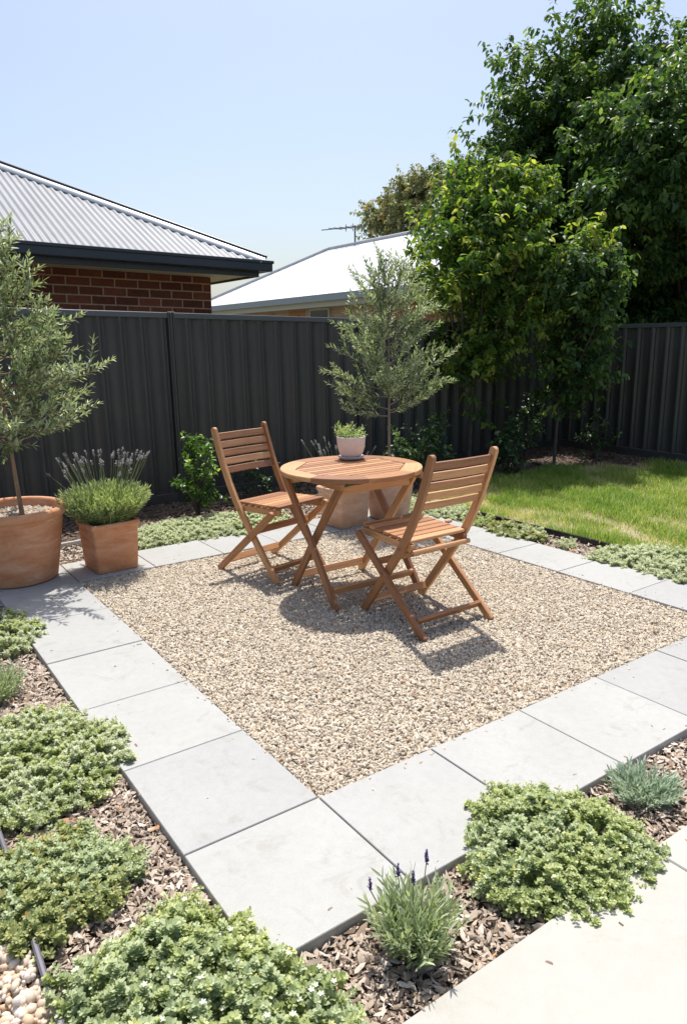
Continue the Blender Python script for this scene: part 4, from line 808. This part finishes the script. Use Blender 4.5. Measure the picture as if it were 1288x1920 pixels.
# small succulent on the table
R5 = thing('potted_succulent', 'small green succulent in a blush white pot on the table', 'potted plant', (1.385, 1.735, .7005))
R5.scale = (1.13, 1.13, 1.1)
lathe('saucer', [(0, .001), (.052, .001), (.060, .004), (.066, .012), (.068, .0165), (.066, .0185), (.061, .016), (.055, .008), (0, .007)], CERAM2, R5)
lathe('pot', [(0, .0105), (.040, .0105), (.050, .015), (.061, .035), (.069, .062), (.073, .092), (.0745, .118), (.0735, .1215), (.0705, .1215), (.069, .118), (.067, .09), (0, .085)], CERAM, R5)
lathe('soil', [(0, .104), (.04, .103), (.0685, .102)], SOIL, R5)
def rosette(R, c, n, L, leaf, mt, seed, nleaf=12):
    r = np.random.default_rng(seed); az = r.uniform(0, 6.28, n); q = np.sqrt(r.random(n)); d = nrm(np.stack([np.cos(az) * q, np.sin(az) * q, np.full(n, .75)], -1) + r.normal(0, .1, (n, 3)))
    b0 = np.array(c) + np.stack([np.cos(az) * q * .03, np.sin(az) * q * .03, np.zeros(n)], -1); l = L * r.uniform(.6, 1.15, n); t = (np.arange(nleaf) + 2) / (nleaf + 1)
    pos = b0[:, None] + d[:, None] * (l[:, None] * t)[..., None]; ax = nrm(np.cross(d, r.normal(size=(n, 3)))); ay = np.cross(d, ax); ang = np.arange(nleaf) * 2.4 + r.uniform(0, 6, n)[:, None]
    ld = d[:, None] * .5 + (ax[:, None] * np.cos(ang)[..., None] + ay[:, None] * np.sin(ang)[..., None]) * (1.1 - .6 * t[None, :, None]); k_ = n * nleaf
    build_leaves('foliage', pos.reshape(-1, 3), ld.reshape(-1, 3), leaf * r.uniform(.7, 1.15, k_), np.clip(.35 + r.normal(0, .2, k_) + .2 * np.tile(t, n), 0, 1), mt, R, T=NARROW, wid=1.5)
rosette(R5, (0, 0, .10), 46, .085, .023, L_SUCC, 8)

# ------------------------------------------------------------------ shrubs along the fences
def shrub(label, loc, env, ntw, leaf, mt, seed, name='shrub', droop=.0, nl=9, tw=.12, **kw):
    R = thing(name, label, 'shrub', (loc[0], loc[1], Z_M)); P, D, S, rn, up, (B, td, L) = crown_leaves(env, ntw, nl, leaf, tw, droop=droop, seed=seed, **kw)
    build_leaves('foliage', P, D, S, rn, mt, R, up=up); r = np.random.default_rng(seed)
    paths = [bez((0, 0, -.01), (B[i][0] * .3, B[i][1] * .3, B[i][2] * .6), B[i] + td[i] * L[i] * .6, 6) for i in r.choice(len(B), 14, replace=False)]
    V, F = tubes(paths, [np.linspace(.008, .002, 6)] * len(paths), 5); npmesh('stems', V, [F], BARK3, R); return R
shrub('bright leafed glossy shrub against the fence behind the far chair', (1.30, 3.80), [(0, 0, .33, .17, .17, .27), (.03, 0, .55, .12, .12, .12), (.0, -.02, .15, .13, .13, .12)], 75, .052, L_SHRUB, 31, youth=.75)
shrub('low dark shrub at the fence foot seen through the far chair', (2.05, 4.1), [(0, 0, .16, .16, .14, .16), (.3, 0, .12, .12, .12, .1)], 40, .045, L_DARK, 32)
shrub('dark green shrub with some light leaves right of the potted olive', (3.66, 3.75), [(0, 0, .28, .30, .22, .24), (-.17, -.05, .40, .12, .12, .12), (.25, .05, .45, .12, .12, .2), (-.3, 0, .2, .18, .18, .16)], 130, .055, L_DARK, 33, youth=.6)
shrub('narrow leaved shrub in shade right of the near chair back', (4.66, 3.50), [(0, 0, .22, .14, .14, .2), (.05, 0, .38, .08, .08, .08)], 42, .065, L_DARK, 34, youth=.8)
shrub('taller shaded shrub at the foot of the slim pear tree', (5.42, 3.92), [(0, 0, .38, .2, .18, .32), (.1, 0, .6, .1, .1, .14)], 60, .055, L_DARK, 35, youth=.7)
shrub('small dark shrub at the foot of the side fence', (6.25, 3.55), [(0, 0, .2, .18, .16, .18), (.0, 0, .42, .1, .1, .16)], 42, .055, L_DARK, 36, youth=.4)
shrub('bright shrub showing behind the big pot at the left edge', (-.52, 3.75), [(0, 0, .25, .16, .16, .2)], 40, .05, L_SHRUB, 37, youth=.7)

# ------------------------------------------------------------------ creeping plants
def creeper(label, outline, n, hgt, leaf, mt, seed, whorls=6, T=ROUND, up=.9, flowers=0, name='creeping_plant', trail=.05, zb=-.03, wid=1.0, second=None, nw=4):
    r = np.random.default_rng(seed); o = np.array(outline, float); c = o.mean(0); lo, hi = o.min(0), o.max(0); R = thing(name, label, 'ground cover', (c[0], c[1], zb))
    P = np.zeros((0, 2))
    while len(P) < n:
        q = np.stack([r.uniform(lo[0], hi[0], n * 3), r.uniform(lo[1], hi[1], n * 3)], -1); P = np.concatenate([P, q[inpoly(q, outline)]])
    P = P[:n] + r.normal(0, .006, (n, 2))
    # distance from edge (rough) makes a dome with clumpy height
    de = np.full(n, 9.)
    for i in range(len(o)):
        a, b = o[i], o[(i + 1) % len(o)]; t = np.clip(((P - a) @ (b - a)) / ((b - a) @ (b - a)), 0, 1); de = np.minimum(de, np.linalg.norm(P - a - t[:, None] * (b - a), axis=1))
    dome = np.clip(de / .10, 0, 1) ** .6; cl = vnoise(P, 22, seed) * .5 + vnoise(P, 50, seed + 1) * .5
    z = hgt * dome * (.55 + .45 * (cl > -.1) + .25 * cl)
    keep = (cl + 1.2 * dome + r.normal(0, .2, n)) > .12
    P, z, dome, cl = P[keep], z[keep], dome[keep], cl[keep]; n = len(P)
    # runners creeping out over the bark or paving
    per = sum(np.linalg.norm(o[(i + 1) % len(o)] - o[i]) for i in range(len(o))); RP, RT = [], []
    for _ in range(int(per / .09)):
        i = r.integers(len(o)); q = o[i] + (o[(i + 1) % len(o)] - o[i]) * r.random(); dv = q - c; dv = dv / np.linalg.norm(dv); a_ = r.normal(0, .6); dv = np.array([dv[0] * math.cos(a_) - dv[1] * math.sin(a_), dv[0] * math.sin(a_) + dv[1] * math.cos(a_)])
        lr = r.uniform(.015, .05); st = q - dv * .03; zz = max(.012, -zb + .012); tt_ = np.arange(.02, lr + .03, leaf * .75); crv = r.normal(0, 6)
        pts = [st + dv * t__ + np.array([-dv[1], dv[0]]) * crv * t__ ** 2 for t__ in tt_]; RP += pts; RT.append(np.c_[np.array(pts) - c, np.full(len(pts), zz)])
    RP = np.array(RP); nr = len(RP); P = np.concatenate([P, RP]); z = np.concatenate([z, np.full(nr, .0)]); dome = np.concatenate([dome, np.full(nr, .35)]); cl = np.concatenate([cl, r.normal(.2, .3, nr)]); n = len(P)
    out = nrm(np.c_[P - c, np.zeros(n)]); d = nrm(np.stack([out[:, 0] * (1 - dome) * 1.3, out[:, 1] * (1 - dome) * 1.3, np.full(n, up)], -1) + r.normal(0, .38, (n, 3)))
    L = (.021 + trail * .8 * (1 - dome) * r.random(n)) * r.uniform(.6, 1.25, n) * (leaf / .012) ** .5
    L[n - nr:] *= .5; b0 = np.c_[P - c, z * r.uniform(.35, 1.0, n) + .004]; b0[n - nr:, 2] = max(.008, -zb + .004); t = (np.arange(whorls) + .6) / whorls
    pos = b0[:, None] + d[:, None] * (L[:, None] * t)[..., None]; ax = nrm(np.cross(d, r.normal(size=(n, 3)))); ay = np.cross(d, ax)
    LP, LD, LR, LS = [], [], [], []
    for w_ in range(nw):
        ang = np.arange(whorls)[None] * .9 + w_ * 2 * np.pi / nw + r.normal(0, .25, (n, whorls))
        ld = d[:, None] * (.15 + .55 * t[None, :, None]) + ax[:, None] * np.cos(ang)[..., None] + ay[:, None] * np.sin(ang)[..., None]
        LP.append(pos.reshape(-1, 3)); LD.append(ld.reshape(-1, 3)); LS.append((leaf * (1.1 - .55 * t[None]) * r.uniform(.75, 1.2, (n, whorls))).ravel())
        LR.append(np.clip(.18 + .42 * t[None] + .22 * cl[:, None] + r.normal(0, .16, (n, 1)) + r.normal(0, .07, (n, whorls)), 0, 1).ravel())
    P_, D_, S_, R_ = (np.concatenate(x) for x in (LP, LD, LS, LR))
    if second is not None:
        sel = np.tile(np.repeat(vnoise(P, 9, seed + 5) + r.normal(0, .45, n) > .12, whorls), nw)
        build_leaves('foliage', P_[~sel], D_[~sel], S_[~sel], R_[~sel], mt, R, T=T, wid=wid); build_leaves('foliage', P_[sel], D_[sel], S_[sel], R_[sel], second, R, T=T, wid=wid)
    else: build_leaves('foliage', P_, D_, S_, R_, mt, R, T=T, wid=wid)
    V, F = tubes([np.array([a * [1, 1, .2], b + dd * l]) for a, b, dd, l in zip(b0, b0, d, L)], [[.0012, .0007]] * n, 3); V2, F2 = tubes([q for q in RT if len(q) > 1], [[.0013] * len(q) for q in RT if len(q) > 1], 3); F = np.concatenate([F, F2 + len(V)]); V = np.concatenate([V, V2]); npmesh('stems', V, [F], STEMM, R)
    if flowers:
        i = r.choice(n, flowers); c0 = b0[i] + d[i] * L[i][:, None] + np.array([0, 0, .004]); ff, fd = [], []
        for k_ in range(5): a = k_ * 1.257 + r.uniform(0, .3, flowers); ff.append(c0); fd.append(np.stack([np.cos(a), np.sin(a), np.full(flowers, .4)], -1))
        ff = np.stack(ff, 1); fd = np.stack(fd, 1)
        for i in range(flowers): build_leaves('flower', ff[i], fd[i], np.full(5, leaf * .42), r.random(5), W_FLOWER, R, T=ROUND)
    return R
creeper('large silvery green creeping mat spilling over the left pavers', [(-.86, .46), (-.72, .40), (-.57, .42), (-.46, .51), (-.40, .62), (-.385, .79), (-.42, .90), (-.50, 1.04), (-.66, 1.10), (-.80, 1.06), (-1.02, .92), (-1.08, .62)], 1872, .055, 0.0165, L_SAGE, 41, second=L_MINT)
creeper('bronze tinged green creeping plant across the grey edging strip', [(-.98, .10), (-.90, -.02), (-.84, -.10), (-.74, -.05), (-.67, -.06), (-.62, .0), (-.56, .03), (-.57, .11), (-.62, .20), (-.66, .30), (-.76, .28), (-.86, .30), (-1.02, .26)], 1044, .05, 0.0189, L_BRONZE, 42, second=L_TEAL, whorls=5)
creeper('leafy green creeping plant dotted with white flowers in the bottom bed', [(-.86, -.34), (-.80, -.24), (-.73, -.23), (-.62, -.19), (-.53, -.17), (-.48, -.26), (-.45, -.35), (-.41, -.45), (-.37, -.57), (-.36, -.70), (-.50, -.80), (-.72, -.72), (-.84, -.52)], 1656, .085, 0.0189, L_MINT, 43, flowers=80, second=L_TEAL, whorls=6)
creeper('thick green creeping mat hanging over the cream patio edge', [(.13, -.58), (.20, -.47), (.32, -.36), (.46, -.32), (.56, -.40), (.62, -.48), (.65, -.60), (.64, -.70), (.56, -.77), (.46, -.79), (.35, -.80), (.24, -.76), (.16, -.70)], 1872, .075, 0.0168, L_MINT, 44, second=L_TEAL, flowers=8)
creeper('green creeping tuft touching the shadowed corner paver', [(-.66, 1.72), (-.46, 1.78), (-.38, 1.92), (-.38, 2.1), (-.44, 2.26), (-.6, 2.34), (-.85, 2.2), (-.9, 1.85)], 576, .055, 0.0189, L_MINT, 45, second=L_SAGE)
creeper('silver green creeping mat behind the far row of pavers', [(.56, 3.08), (.8, 3.06), (1.05, 3.02), (1.3, 2.99), (1.5, 3.06), (1.75, 3.12), (1.8, 3.35), (1.6, 3.55), (1.2, 3.62), (.85, 3.60), (.6, 3.4)], 1656, .055, 0.0231, L_SAGE, 46, whorls=5)
creeper('silvery mat beside the round pale pot and near chair', [(2.72, 2.62), (2.78, 2.35), (3.0, 2.28), (3.08, 2.5), (3.12, 2.8), (3.0, 3.05), (2.7, 3.1), (2.6, 2.95)], 648, .05, 0.0231, L_SAGE, 47, whorls=5)
creeper('small green creeping tuft against the black edging strip', [(2.73, 1.85), (2.76, 1.6), (2.92, 1.55), (3.05, 1.75), (3.03, 1.98), (2.85, 2.02)], 345, .05, 0.0210, L_BRONZE, 48, second=L_SAGE, whorls=5)
creeper('tiny silver seedling tuft in bark beside the right pavers', [(2.84, 1.33), (2.92, 1.28), (2.98, 1.36), (2.92, 1.42)], 36, .02, 0.0196, L_SAGE, 49, whorls=4)
creeper('broad silver green mat over the edging at the right frame edge', [(2.74, 1.02), (2.76, .7), (2.78, .35), (2.82, .1), (3.05, .05), (3.35, .3), (3.42, .65), (3.25, .92), (3.0, 1.1)], 1224, .055, 0.0231, L_SAGE, 50, whorls=5)
creeper('sparse green tuft between the near chair post and the edging', [(2.80, 2.10), (2.95, 2.06), (3.04, 2.16), (2.94, 2.28), (2.82, 2.24)], 79, .035, 0.0210, L_MINT, 51, whorls=5)

# upright clumps in the beds
def clump(label, loc, rad, hgt, n, mt, seed, leaf=.03, spread=.8, purple=0, name='lavender_plant', cat='plant', nleaf=15, wid=1.2):
    R = thing(name, label, cat, (loc[0], loc[1], Z_M + .005)); lavender_bush(R, (0, 0, 0), rad, hgt, n, mt, purple > 0, 0, seed=seed, leaf=leaf, spread=spread, nleaf=nleaf, wid=wid)
    if purple:
        r = np.random.default_rng(seed + 1); FP, FD, FS, FR = [], [], [], []; paths = []
        for (dx, dz) in purple_spots[:purple]:
            p = np.array(rd(dx, 0, 0)) * [1, 1, 0]; top = np.array([p[0], p[1], dz]); paths.append(bez((p[0] * .3, p[1] * .3, .03), (p[0] * .7, p[1] * .7, dz * .6), top - [0, 0, .015], 6))
            for t_ in np.linspace(0, 1, 10):
                for s in range(6): v = rdir(1)[0]; FP.append(top + np.array([0, 0, (t_ - .5) * .032])); FD.append(np.array([0, 0, .7]) + v * .75); FS.append(.0095 * (1 - .55 * t_)); FR.append(r.random())
        for i in range(purple): build_leaves('flower_head', np.array(FP[i * 60:i * 60 + 60]), np.array(FD[i * 60:i * 60 + 60]), np.array(FS[i * 60:i * 60 + 60]), np.array(FR[i * 60:i * 60 + 60]), F_PUR, R, T=ROUND)
        V, F = tubes(paths, [[.0015] * 6] * len(paths), 4); npmesh('flower_stalks', V, [F], STEMM, R)
    return R
purple_spots = [(.03, .27), (-.035, .235), (-.10, .20), (.0, .215)]
clump('green lavender with purple tips in the narrow bed by the patio', (-.125, -.595), .075, .15, 125, L_LAV2, 61, .034, .58, 4, nleaf=16, wid=1.1)
clump('small grey green tufted plant in bark near the right frame edge', (.845, -.565), .10, .085, 150, L_GREY, 62, .026, .95, name='tufted_plant', nleaf=12)
clump('grey green tufted plant in bark at the left frame edge', (-.72, 1.38), .14, .13, 200, L_LAV2, 63, .026, .9, name='tufted_plant', nleaf=12)
# small stone lying on the paving behind the near chair
o = bpy.data.objects
bm = bmesh.new(); bmesh.ops.create_icosphere(bm, subdivisions=3, radius=1)
for v in bm.verts:
    q = 1 + .12 * math.sin(v.co.x * 4 + 1) * math.cos(v.co.y * 3); v.co = Vector((v.co.x * .035 * q, v.co.y * .024 * q, v.co.z * .014 * q))
me = bpy.data.meshes.new('small_rock'); bm.to_mesh(me); bm.free(); me.materials.append(TERRA2)
for f in me.polygons: f.use_smooth = True
ro = link('small_rock', me); ro.location = (2.70, 2.30, .010); props(ro, 'small orange brown rock lying on the paver beside the near chair', 'rock')
